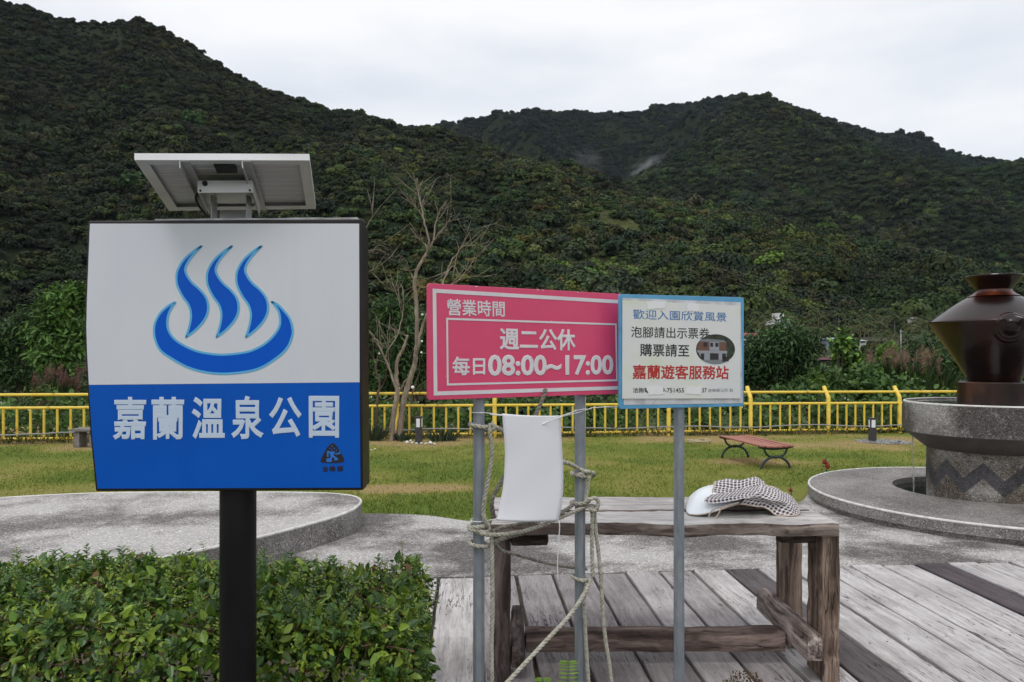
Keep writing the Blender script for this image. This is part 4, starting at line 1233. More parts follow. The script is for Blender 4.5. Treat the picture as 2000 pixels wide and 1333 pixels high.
rope('thin grey rope sagging from the left pole to the right pole below table height', mat_rope2,
     [at(968, 1062, yl - .01), at(980, 1076, yl + .02), at(1006, 1083, yl + .07), at(1055, 1097, yl + .15), at(1091, 1105, yl + .2), at(1134, 1111, yr + .03), at(1146, 1112, yr + .05)], r_=.0068)
rope('pale rope knotted on the right pole and hanging in two strands', mat_rope,
     [at(1098, 901, yl + .17), at(1116, 908, yr - .06), at(1132, 917, yr - .03), at(1146, 922, yr - .035), at(1160, 925, yr - .01), at(1158, 930, yr + .03)],
     loop(PR, 924, .033, slope=.006), loop(PR, 928, .034, slope=-.008),
     [at(1150, 930, yr - .034), at(1148, 950, yr - .034), at(1144, 975, yr - .036), at(1143, 986, yr - .036)],
     loop(PR, 981, .036, slope=.003), [at(1140, 984, yr - .036), at(1152, 976, yr - .045), at(1164, 974, yr - .03), at(1169, 985, yr - .028), at(1160, 998, yr - .035), at(1150, 994, yr - .045)],
     [at(1155, 990, yr - .03), at(1157, 1010, yr - .025), at(1156, 1060, yr - .022), at(1157, 1100, yr - .022), at(1158, 1128, yr - .02)],
     [at(1161, 996, yr - .02), at(1163, 1030, yr - .012), at(1167, 1064, yr - .01), at(1173, 1121, yr - .01), at(1177, 1189, yr - .01), at(1182, 1246, yr - .01), at(1189, 1291, yr - .012), at(1196, 1345, yr - .015)])
rope('pale rope running diagonally down from the low knot on the right pole', mat_rope,
     loop(PR, 1129, .033, slope=-.007), [at(1152, 1132, yr - .034), at(1148, 1147, yr - .045), at(1116, 1198, yr - .12), at(1059, 1260, yr - .22), at(991, 1333, yr - .32), at(970, 1356, yr - .36)],
     [at(1147, 1140, yr - .036), at(1141, 1166, yr - .032), at(1143, 1235, yr - .03), at(1150, 1345, yr - .03)])
rope('old rope dangling behind the pink sign and the paper sheet', mat_rope2,
     [at(1066, 760, yl + .10), at(1061, 776, yl + .10), at(1048, 806, yl + .10), at(1020, 860, yl + .10), at(979, 941, yl + .06), at(961, 978, yl + .03), at(966, 1015, yl + .03)])

# ---------------------------------------------------------------- rough wooden table
WD = ((.026, .019, .016), (.115, .086, .074), (.40, .325, .285))
mat_wx = M_wood('old_timber_lengthwise', *WD, axis_scale=(1.6, 26, 26), rough=.85, amount=.6)
mat_wy = M_wood('old_timber_crosswise', *WD, axis_scale=(26, 1.6, 26), rough=.85, amount=.6)
mat_wz = M_wood('old_timber_upright', *WD, axis_scale=(22, 22, 1.3), rough=.85, amount=.6)
mat_wtop = M_wood('bleached_timber', (.30, .275, .265), (.47, .445, .43), (.62, .60, .585), axis_scale=(1.5, 26, 26), rough=.8, amount=.55)

def rough_box(mb, x0, x1, y0, y1, z0, z1, n, amp, seed, freq=6.0, side_amp=None, r_=.006, topmat=None):
    """sawn timber with worn, uneven faces"""
    nx, ny, nz = n; idx = {}
    sa = side_amp or (amp, amp, amp)
    cx, cy_, cz = (x0 + x1) / 2, (y0 + y1) / 2, (z0 + z1) / 2
    def g(i, j, k):
        if (i, j, k) not in idx:
            x, y, z = x0 + (x1 - x0) * i / nx, y0 + (y1 - y0) * j / ny, z0 + (z1 - z0) * k / nz
            q = Vector((x, y, z)) * freq + Vector((seed * 3.1, seed * 1.7, seed))
            d = mnoise.noise_vector(q) + .5 * mnoise.noise_vector(q * 2.7)
            ed = [(i in (0, nx)), (j in (0, ny)), (k in (0, nz))]
            s = 1 if sum(ed) < 2 else 0
            p = Vector((x + d.x * sa[0], y + d.y * sa[1], z + d.z * sa[2]))
            if sum(ed) >= 2:
                if ed[0]: p.x -= r_ * (1 if i else -1)
                if ed[1]: p.y -= r_ * (1 if j else -1)
                if ed[2]: p.z -= r_ * (1 if k else -1)
            idx[(i, j, k)] = mb.vert(p)
        return idx[(i, j, k)]
    def side(a, b_, f, mat=0):
        mb.cur = mat
        for i in range(a):
            for j in range(b_): mb.face([f(i, j), f(i + 1, j), f(i + 1, j + 1), f(i, j + 1)])
        mb.cur = 0
    side(nx, ny, lambda i, j: g(i, j, 0)); side(nx, ny, lambda i, j: g(i, j, nz), topmat or 0)
    side(nx, nz, lambda i, j: g(i, 0, j)); side(nx, nz, lambda i, j: g(i, ny, j))
    side(ny, nz, lambda i, j: g(0, i, j)); side(ny, nz, lambda i, j: g(nx, i, j))

def build_table():
    root = thing('wooden_table', (.7, 3.7, 0), 'rough weathered timber table with a bleached grey top standing on the deck', 'table')
    def part(name, mat, *a, tone=(1, 1, 1), **k):
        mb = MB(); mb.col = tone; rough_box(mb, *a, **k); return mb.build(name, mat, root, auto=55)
    part('top_plank', [mat_wx, mat_wtop], -.10, 1.49, 3.375, 3.665, .678, .744, (44, 6, 3), .004, 3, side_amp=(.012, .014, .009), topmat=1)
    part('top_plank', [mat_wx, mat_wtop], -.115, 1.475, 3.672, 4.01, .69, .748, (44, 6, 3), .003, 8, side_amp=(.010, .006, .004), tone=(.95, .94, .95), topmat=1)
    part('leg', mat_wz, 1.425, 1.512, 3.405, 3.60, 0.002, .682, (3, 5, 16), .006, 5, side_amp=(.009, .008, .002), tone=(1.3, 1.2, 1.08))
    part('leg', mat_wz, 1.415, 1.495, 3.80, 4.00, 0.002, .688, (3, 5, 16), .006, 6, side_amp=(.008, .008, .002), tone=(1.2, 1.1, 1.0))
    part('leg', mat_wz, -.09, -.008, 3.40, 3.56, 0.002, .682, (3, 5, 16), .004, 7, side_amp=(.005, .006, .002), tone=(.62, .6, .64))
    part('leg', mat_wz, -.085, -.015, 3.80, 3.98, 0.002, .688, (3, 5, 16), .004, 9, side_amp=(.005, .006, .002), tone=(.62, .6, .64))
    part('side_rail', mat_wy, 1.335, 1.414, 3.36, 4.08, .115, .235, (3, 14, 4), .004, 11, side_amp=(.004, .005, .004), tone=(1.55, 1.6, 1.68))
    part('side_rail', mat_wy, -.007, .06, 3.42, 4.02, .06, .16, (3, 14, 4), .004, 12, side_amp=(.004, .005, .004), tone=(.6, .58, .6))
    part('stretcher', mat_wx, .062, 1.333, 3.60, 3.70, .062, .165, (26, 3, 4), .007, 13, side_amp=(.004, .010, .008), tone=(.8, .74, .74))
    part('top_batten', mat_wx, -.006, .17, 3.45, 3.53, .615, .676, (5, 3, 3), .002, 14, tone=(.6, .55, .56))
    part('top_batten', mat_wx, 1.25, 1.423, 3.46, 3.54, .625, .677, (5, 3, 3), .002, 15, tone=(.6, .55, .56))
build_table()

# ---------------------------------------------------------------- checked sun hat on the table
mat_visor = M_noise('white_brim', [(.3, (.80, .84, .88)), (.7, (.87, .90, .93))], 4, .35, bmp=0)
mat_trimh = M('beige_binding', (.50, .40, .32), .8)
mat_check, n, l, b = new_mat('brown_check_cloth')
tc = n.new('ShaderNodeTexCoord'); sp = n.new('ShaderNodeSeparateXYZ'); l.new(tc.outputs['UV'], sp.inputs[0])
def band(src, lo=.36):
    f = math_(n, l, 'FRACT', src); return math_(n, l, 'GREATER_THAN', f, lo)
bu, bv = band(sp.outputs[0]), band(sp.outputs[1])
s_ = math_(n, l, 'ADD', bu, bv)
cr = ramp(n, l, math_(n, l, 'MULTIPLY', s_, .5), [(0, (.82, .79, .80)), (.3, (.56, .52, .53)), (.8, (.075, .058, .06))])
n_cr = cr.node; n_cr.color_ramp.interpolation = 'CONSTANT'
l.new(cr, b.inputs['Base Color']); b.inputs['Roughness'].default_value = .9; b.inputs['Specular IOR Level'].default_value = .2

def cloth_grid(name, rows, mat, parent, us=1.0, vs=1.0, ripple=.004, seed=1, thick=.0018):
    """lofted cloth through rows of points; UVs follow arc length so the check stays square"""
    S = [spline(r_, 10) for r_ in rows]; m_ = min(len(s) for s in S); S = [s[:m_] for s in S]
    cols = [spline([s[k] for s in S], 8) for k in range(m_)]
    H = len(cols[0])
    P = [[cols[k][h] for k in range(m_)] for h in range(H)]
    mb = MB()
    for h in range(H):
        for k in range(m_):
            d = mnoise.noise_vector(P[h][k] * 26 + Vector((seed, 0, 0))); e = mnoise.noise_vector(P[h][k] * 60 + Vector((seed, 3, 0)))
            P[h][k] = P[h][k] + d * ripple + e * ripple * .35
            if P[h][k].z < .752: P[h][k].z = .752
    U = [[0.0] * m_ for _ in range(H)]; Vv = [[0.0] * m_ for _ in range(H)]
    for h in range(H):
        for k in range(m_):
            if k: U[h][k] = U[h][k - 1] + (P[h][k] - P[h][k - 1]).length
            if h: Vv[h][k] = Vv[h - 1][k] + (P[h][k] - P[h - 1][k]).length
    I = [[mb.vert(P[h][k]) for k in range(m_)] for h in range(H)]
    q = .0185
    for h in range(H - 1):
        for k in range(m_ - 1):
            c = ((h, k), (h, k + 1), (h + 1, k + 1), (h + 1, k))
            mb.face([I[a][b_] for a, b_ in c], [(U[a][b_] / q, Vv[a][b_] / q) for a, b_ in c])
    o = mb.build(name, mat, parent, smooth=True, fix=False)
    md = o.modifiers.new('thickness', 'SOLIDIFY'); md.thickness = thick
    return o, P
def build_hat():
    h = at(1450, 1000, 3.66)
    root = thing('sun_hat', (h.x, h.y, .748), 'brown and white checked cloth sun hat with a stiff white brim lying on the table', 'hat')
    A = lambda x, y, Y: tuple(at(x, y, Y))
    # stiff white brim
    rows = [[A(1346, 1005, 3.52), A(1365, 1006, 3.51), A(1395, 1000, 3.51), A(1425, 990, 3.53), A(1452, 983, 3.56)],
            [A(1341, 998, 3.60), A(1362, 984, 3.60), A(1392, 978, 3.60), A(1424, 974, 3.61), A(1452, 972, 3.62)],
            [A(1343, 984, 3.70), A(1362, 966, 3.70), A(1390, 956, 3.71), A(1422, 952, 3.71), A(1450, 953, 3.71)],
            [A(1348, 970, 3.78), A(1366, 956, 3.79), A(1392, 948, 3.80), A(1420, 945, 3.80), A(1446, 945, 3.80)]]
    rows = [[Vector(p) for p in r_] for r_ in rows]
    S = [spline(r_, 6) for r_ in rows]; mb = MB()
    cols = [spline([s[k] for s in S], 6) for k in range(len(S[0]))]
    for p in (q for c in cols for q in c): p.z = max(p.z, .750)
    I = [[mb.vert(p) for p in c] for c in cols]
    for a in range(len(I) - 1):
        for b_ in range(len(I[0]) - 1): mb.face([I[a][b_], I[a + 1][b_], I[a + 1][b_ + 1], I[a][b_ + 1]])
    o = mb.build('brim', mat_visor, root, smooth=True); md = o.modifiers.new('thickness', 'SOLIDIFY'); md.thickness = .003
    mb = MB(); mb.tube([c[0] for c in cols], .003, 6); mb.tube(cols[0], .003, 6); mb.build('brim_binding', mat_trimh, o, smooth=True)
    # upper crown cloth
    up = [[A(1393, 965, 3.66), A(1425, 968, 3.62), A(1455, 966, 3.60), A(1485, 962, 3.59), A(1515, 960, 3.60)],
          [A(1393, 955, 3.69), A(1424, 953, 3.67), A(1452, 956, 3.64), A(1480, 950, 3.63), A(1508, 953, 3.66)],
          [A(1395, 943, 3.74), A(1420, 938, 3.73), A(1443, 940, 3.71), A(1470, 935, 3.70), A(1496, 946, 3.72)],
          [A(1400, 944, 3.80), A(1425, 937, 3.79), A(1450, 942, 3.79), A(1476, 933, 3.79), A(1492, 942, 3.80)],
          [A(1402, 962, 3.88), A(1430, 955, 3.89), A(1455, 958, 3.89), A(1480, 955, 3.89), A(1502, 962, 3.88)]]
    cl, P = cloth_grid('crown_cloth', up, mat_check, root, ripple=.007, seed=2)
    mb = MB(); mb.tube([r_[0] + Vector((-.001, -.001, 0)) for r_ in P[:-6]], .0032, 6); mb.build('binding', mat_trimh, cl, smooth=True)
    # band folded over the front
    lowr = [[A(1377, 982, 3.53), A(1400, 984, 3.52), A(1430, 979, 3.51), A(1452, 974, 3.50), A(1478, 970, 3.50)],
            [A(1376, 976, 3.55), A(1400, 975, 3.54), A(1430, 971, 3.53), A(1455, 967, 3.53), A(1480, 963, 3.54)],
            [A(1384, 969, 3.60), A(1405, 967, 3.59), A(1432, 964, 3.58), A(1460, 958, 3.57), A(1486, 953, 3.58)],
            [A(1392, 965, 3.67), A(1412, 963, 3.66), A(1440, 958, 3.64), A(1468, 951, 3.63), A(1494, 949, 3.64)]]
    cl2, P2 = cloth_grid('folded_band', lowr, mat_check, root, ripple=.003, seed=5)
    # neck flap: falls to the right over the table
    fl = [[A(1446, 984, 3.52), A(1470, 989, 3.52), A(1494, 991, 3.515), A(1512, 1005, 3.50), A(1536, 1017, 3.49), A(1556, 1016, 3.50)],
          [A(1458, 974, 3.51), A(1478, 979, 3.525), A(1502, 984, 3.52), A(1524, 990, 3.515), A(1544, 1003, 3.51), A(1559, 1008, 3.53)],
          [A(1474, 966, 3.50), A(1490, 972, 3.50), A(1516, 978, 3.49), A(1538, 984, 3.52), A(1552, 994, 3.54), A(1561, 999, 3.58)],
          [A(1482, 957, 3.54), A(1502, 961, 3.54), A(1524, 966, 3.56), A(1542, 975, 3.59), A(1553, 984, 3.62), A(1560, 990, 3.65)],
          [A(1490, 949, 3.62), A(1510, 952, 3.63), A(1528, 960, 3.66), A(1543, 969, 3.69), A(1553, 979, 3.71), A(1558, 986, 3.72)],
          [A(1496, 956, 3.76), A(1512, 960, 3.76), A(1528, 966, 3.77), A(1542, 975, 3.78), A(1551, 982, 3.79), A(1556, 988, 3.79)]]
    cl3, P3 = cloth_grid('neck_flap', fl, mat_check, root, ripple=.006, seed=9)
    mb = MB(); mb.tube(P3[0], .0032, 6); mb.tube(P3[-9], .0032, 6); mb.tube([r_[-1] for r_ in P3], .0032, 6); mb.build('binding', mat_trimh, cl3, smooth=True)
    # dark inside of the hat and the chin cord
    ins = [[A(1392, 1000, 3.57), A(1420, 994, 3.58), A(1450, 992, 3.58), A(1478, 996, 3.58)], [A(1392, 985, 3.62), A(1420, 978, 3.62), A(1450, 976, 3.60), A(1478, 982, 3.60)], [A(1400, 965, 3.70), A(1425, 960, 3.70), A(1455, 958, 3.70), A(1485, 958, 3.70)]]
    mt = M_noise('hat_lining', [(.3, (.06, .04, .03)), (.7, (.18, .13, .09))], 30, .9, stretch=(1, .1, .1))
    cloth_grid('lining', ins, mt, root, ripple=.002, seed=12)
    mb = MB(); mb.tube(spline([A(1406, 992, 3.50), A(1394, 995, 3.49), A(1387, 1003, 3.49), A(1384, 1012, 3.49), A(1390, 1016, 3.485), A(1400, 1009, 3.485), A(1406, 998, 3.485), A(1409, 990, 3.49)], 6), .0034, 6)
    mb.tube(spline([A(1409, 992, 3.49), A(1425, 987, 3.50), A(1443, 982, 3.50)], 5), .003, 6)
    mb.build('chin_cord', mat_trimh, root, smooth=True)
build_hat()

# ---------------------------------------------------------------- clipped hedge
mat_hleaf = M_leaf('hedge_leaf', .34, .22, .45)
mat_twig = M_noise('twig_bark', [(.3, (.06, .035, .02)), (.7, (.16, .10, .055))], 20, .9)
def build_hedge():
    root = thing('hedge', (-1.3, 2.95, -.04), 'clipped leafy green hedge in the foreground around the black post', 'hedge')
    x0, x1, y0, y1, top = -2.75, -.365, 2.56, 3.36, .585
    def surf(n_):
        """points on the clipped shell with outward normals"""
        which = rng.random(n_)
        P = np.zeros((n_, 3)); N = np.zeros((n_, 3))
        u, v_ = rng.random(n_), rng.random(n_)
        a = which < .56; f = (which >= .56) & (which < .80); e = (which >= .80) & (which < .93); k = which >= .93
        P[a] = np.stack([x0 + u[a] * (x1 - x0), y0 + v_[a] * (y1 - y0), np.full(a.sum(), top)], 1); N[a] = (0, 0, 1)
        P[f] = np.stack([x0 + u[f] * (x1 - x0), np.full(f.sum(), y0), .12 + v_[f] * (top - .12)], 1); N[f] = (0, -1, 0)
        P[e] = np.stack([np.full(e.sum(), x1), y0 + u[e] * (y1 - y0), .02 + v_[e] * (top - .02)], 1); N[e] = (1, 0, 0)
        P[k] = np.stack([x0 + u[k] * (x1 - x0), np.full(k.sum(), y1), .15 + v_[k] * (top - .15)], 1); N[k] = (0, 1, 0)
        # round the shoulders
        c = np.stack([np.clip(P[:, 0], x0 + .12, x1 - .13), np.clip(P[:, 1], y0 + .13, y1 - .10), np.clip(P[:, 2], .0, top - .12)], 1)
        d = P - c; N = unit(d + N * .02)
        P = c + N * np.minimum(np.linalg.norm(d, axis=1, keepdims=True), .125)
        b_ = (fbm(P[:, 0] * 3.1 + 20, P[:, 1] * 3.1 + 20 + P[:, 2] * 2, 3, 3) - .5) * .19
        return P + N * b_[:, None], N
    # leaves
    n_ = 26000
    P, N = surf(n_)
    depth = rng.random(n_) ** 1.5 * .17
    P = P - N * depth[:, None]
    D = unit(N * rng.uniform(-.1, .9, (n_, 1)) + rng.normal(size=(n_, 3)) * .75 + np.array([0, -.1, .12]))
    NN = unit(N * .7 + np.array([0, -.12, .65]) + rng.normal(size=(n_, 3)) * .42)
    big = rng.random(n_)
    L = np.where(big < .68, rng.uniform(.021, .040, n_), rng.uniform(.040, .062, n_)); W = L * rng.uniform(.48, .66, n_)
    base = np.array([(.125, .23, .032), (.18, .29, .038), (.062, .130, .030), (.24, .345, .045), (.085, .170, .044)])
    c = base[rng.integers(0, 5, n_)] * rng.uniform(.6, 1.35, (n_, 1))
    patch = fbm(P[:, 0] * 4 + 7, P[:, 1] * 4 + P[:, 2] * 4, 3, 8)
    yng = (rng.random(n_) < np.clip((patch - .40) * 2.4, .04, .6)) & (depth < .06)
    c[yng] = np.array([.27, .36, .045]) * rng.uniform(.7, 1.3, (yng.sum(), 1)); L[yng] *= .62; W[yng] *= .55
    yel = rng.random(n_) < .004; c[yel] = np.array([.36, .26, .03])
    brn = rng.random(n_) < .011; c[brn] = np.array([.22, .12, .05])
    V, Fq = leaf_mesh(P, D, NN, L, W, .16, .18)
    lv = mesh_np('foliage', V, Fq, mat_hleaf, np.repeat(c, 6, 0), root)
    # upright new shoots with paired leaflets
    ns = 620
    P, N = surf(ns)
    Vs, Fs, Cs = [], [], []; off = 0
    Ps, Ds, Ns, Ls, Ws, Cc = [], [], [], [], [], []
    tw = MB()
    for k in range(ns):
        d = Vector(N[k]) * .6 + Vector((rng.normal() * .35, rng.normal() * .35 - .1, .75)); d.normalize()
        ln = rng.uniform(.03, .085) if rng.random() < .93 else rng.uniform(.09, .15)
        p0 = Vector(P[k]) - d * .02; p1 = p0 + d * ln
        tw.tube([p0, p1], [.0011, .0006], 3, False)
        sd = d.orthogonal().normalized(); young = rng.random() < .55
        for q in range(int(ln / .011) + 1):
            b_ = p0 + d * (ln * (q + .6) / (int(ln / .011) + 1)); ang = q * 1.57 + rng.random()
            s1 = (sd * math.cos(ang) + d.cross(sd) * math.sin(ang))
            for sg in (1, -1):
                Ps.append(b_); Ds.append(s1 * sg + d * .6); Ns.append(d + Vector((0, 0, .3)))
                l_ = rng.uniform(.010, .019) if young else rng.uniform(.018, .032); Ls.append(l_); Ws.append(l_ * .5)
                Cc.append(np.array([.24, .34, .04] if young else [.07, .15, .03]) * rng.uniform(.75, 1.3))
    V, Fq = leaf_mesh(np.array(Ps), np.array(Ds), np.array(Ns), Ls, Ws, .15, .1)
    mesh_np('new_shoots', V, Fq, mat_hleaf, np.repeat(np.array(Cc), 6, 0), root)
    # bare clipped twigs showing between the leaves, and the woody inside
    P, N = surf(1100)
    for k in range(1100):
        d = Vector(N[k]) * .8 + Vector(rng.normal(size=3)) * .55; d.normalize()
        a = Vector(P[k]) - Vector(N[k]) * .015; ln = rng.uniform(.05, .14)
        tw.tube([a - d * ln, a - d * ln * .4 + Vector(rng.normal(size=3)) * .008, a], [.0028, .0022, .0016], 5)
    for k in range(46):
        x = rng.uniform(x0 + .1, x1 - .2); y = rng.uniform(y0 + .15, y1 - .12)
        p = [Vector((x, y, -.05))]
        for j in range(4): p.append(p[-1] + Vector((rng.normal() * .07, rng.normal() * .07, .13)))
        tw.tube(p, [.012, .010, .008, .006, .003], 6)
    tw.build('stems', mat_twig, root)
build_hedge()

# ---------------------------------------------------------------- fern frond and dry tufts in front of the deck
mat_plant = M_leaf('small_plant_leaf', .45, .3, .35)
def build_fern():
    root = thing('fern', (.225, 3.02, -.04), 'small bright green fern frond at the foot of the right pole', 'fern')
    mst = M('fern_stalk', (.10, .16, .03), .6)
    for (x1, y1, Y1, sc) in ((1110, 1293, 3.05, 1.0), (1060, 1326, 2.96, .8)):
        P, D, N, L, W, C = [], [], [], [], [], []; tw = MB()
        tip = at(x1, y1, Y1); base = Vector((.23, 3.02, -.04)) if sc == 1 else Vector((.16, 2.95, -.04))
        path = spline([base, base.lerp(tip, .55) + Vector((0, .02, .02)), tip], 7)
        tw.tube(path, [.0024 - .0015 * k / len(path) for k in range(len(path))], 5)
        for k in range(3, len(path)):
            ln = .044 * sc * min(1, (len(path) - k + 5) / 7)
            for sg in (-1, 1):
                P.append(path[k]); D.append(Vector((sg, -.10, .14))); N.append(Vector((0, -1, .55)))
                L.append(ln * rng.uniform(.9, 1.1)); W.append(.0085); C.append(np.array([.21, .38, .045]) * rng.uniform(.85, 1.2))
        V, Fq = leaf_mesh(np.array(P), np.array(D), np.array(N), L, W, .1, .05)
        fr = mesh_np('frond', V, Fq, mat_plant, np.repeat(np.array(C), 6, 0), root); tw.build('stalk', mst, fr, smooth=True)
build_fern()
def tuft(label, c, wx, wy, h, cols, n_, leaf=.02, wratio=.3, name='dry_tuft', cat='plant', droop=.2, mat=None):
    P = np.stack([c[0] + rng.normal(size=n_) * wx, c[1] + rng.normal(size=n_) * wy, np.full(n_, c[2])], 1)
    P[:, 2] += rng.random(n_) * h * np.exp(-((P[:, 0] - c[0]) / (wx * 1.6)) ** 2)
    D = unit(rng.normal(size=(n_, 3)) * .6 + np.array([0, 0, .8])); N = rng.normal(size=(n_, 3)) + np.array([0, -.8, .5])
    L = rng.uniform(.6, 1.4, n_) * leaf
    cc = np.array(cols)[rng.integers(0, len(cols), n_)] * rng.uniform(.7, 1.3, (n_, 1))
    V, Fq = leaf_mesh(P, D, N, L, L * wratio, .1, droop)
    return tag(mesh_np(name, V, Fq, mat or mat_plant, np.repeat(cc, 6, 0)), label, cat)
tuft('low reddish brown dry moss tuft at the near edge of the deck', (.98, 3.13, -.04), .10, .03, .21, [(.14, .07, .04), (.20, .10, .06), (.10, .09, .03), (.07, .09, .02)], 1600, .012, .5)

# ---------------------------------------------------------------- grass blades
mat_grass = M_leaf('grass_blade', .7, .3, .2)
def build_grass():
    n_ = 90000
    Y = 6.4 + (17.0 - 6.4) * rng.random(n_) ** 1.25
    x = rng.uniform(-120, 2120, n_)
    X = (x - 1000) / F * Y
    inpath = (Y < 6.5) | ((X < -.85) & (Y < 7.0 + .1)) | ((X > -.9) & (X < .3) & (Y < 6.95)) | ((X > .3) & (X < 2.2) & (Y < 7.05)) | ((X >= 2.2) & (X < 6.9) & (np.hypot(X - 4.8, Y - 7.4) < 2.15)) | ((X >= 2.2) & (Y < 7.1)) | (X > 6.6) & (Y < 9.8)
    Y, X = Y[~inpath], X[~inpath]; n_ = len(X)
    Z = np.array([zlawn(y) for y in Y])
    dry = lawn_dry(X, Y)
    keep = rng.random(n_) < np.clip(1.2 - dry * 1.0, .15, 1); X, Y, Z, dry = X[keep], Y[keep], Z[keep], dry[keep]; n_ = len(X)
    D = unit(rng.normal(size=(n_, 3)) * .55 + np.array([0, 0, 1.0])); N = rng.normal(size=(n_, 3)) + np.array([0, -1, 0])
    L = rng.uniform(.022, .050, n_) * (1.15 - .4 * dry)
    c = turf_col(np.clip(dry + rng.normal(size=n_) * .12, 0, 1)) * rng.uniform(.7, 1.4, (n_, 1))
    W = rng.uniform(.004, .009, n_)[:, None]
    S = unit(np.cross(D, N)); P = np.stack([X, Y, Z], 1)
    V = np.stack([P - S * W, P + S * W, P + D * L[:, None] + S * W * .2], 1).reshape(-1, 3)
    o = mesh_np('grass', V, np.arange(n_ * 3).reshape(n_, 3), mat_grass, np.repeat(c, 3, 0))
    tag(o, 'short mown grass growing over the lawn', 'grass', kind='stuff')
build_grass()

# ---------------------------------------------------------------- undergrowth, shrubs and reeds behind the railing
mat_shrub = M_leaf('shrub_leaf', .5, .25, .3)
def undergrowth():
    n_ = 15000
    x = rng.uniform(-260, 2150, n_); back = rng.random(n_) ** 1.3 * 3.2 + .12
    P = np.array([tuple(fence_pt(xx, 0)) for xx in x]); P[:, 1] += back
    P[:, 0] *= P[:, 1] / (P[:, 1] - back)
    hmax = (.42 + .75 * fbm(x / 75.0, back, 3, 12)) * np.clip(.5 + back * .5, .5, 1.15)
    P[:, 2] += rng.random(n_) ** .8 * hmax - np.clip(back - 1.0, 0, 3) * .12
    N = unit(rng.normal(size=(n_, 3)) * .6 + np.array([0, -.55, .8])); D = unit(rng.normal(size=(n_, 3)) + np.array([0, -.3, -.1]))
    kind = fbm(x / 60.0 + 5, back + 5, 2, 17)
    L = np.where(kind > .5, rng.uniform(.10, .19, n_), rng.uniform(.06, .12, n_)); W = L * np.where(kind > .5, .75, .4)
    c = np.array([(.055, .115, .028), (.080, .155, .036), (.115, .20, .045), (.045, .085, .028)])[rng.integers(0, 4, n_)] * rng.uniform(.7, 1.35, (n_, 1))
    wf = rng.random(n_) < .012; c[wf] = (.75, .75, .72); L[wf] = .05; W[wf] = .05
    V, Fq = leaf_mesh(P, D, N, L, W, .12, .2)
    tag(mesh_np('undergrowth', V, Fq, mat_shrub, np.repeat(c, 6, 0)), 'tangled creepers with a few white flowers behind the yellow railing', 'undergrowth', kind='stuff')
    # low weeds along the foot of the railing
    n_ = 5200
    x = rng.uniform(-160, 2100, n_); P = np.array([tuple(fence_pt(xx, 0)) for xx in x]); P[:, 1] += rng.normal(size=n_) * .14
    h = .05 + .20 * fbm(x / 30.0, x * 0, 3, 4) ** 2
    P[:, 2] += rng.random(n_) * h
    D = unit(rng.normal(size=(n_, 3)) * .6 + np.array([0, 0, 1])); N = rng.normal(size=(n_, 3)) + np.array([0, -1, 0])
    L = rng.uniform(.05, .14, n_)
    c = np.array([(.06, .09, .022), (.10, .10, .035), (.045, .08, .02), (.14, .10, .05)])[rng.integers(0, 4, n_)] * rng.uniform(.7, 1.3, (n_, 1))
    V, Fq = leaf_mesh(P, D, N, L, L * .2, .1, .2)
    tag(mesh_np('weeds', V, Fq, mat_shrub, np.repeat(c, 6, 0)), 'short weeds and dry grass along the foot of the yellow railing', 'weeds', kind='stuff')
undergrowth()

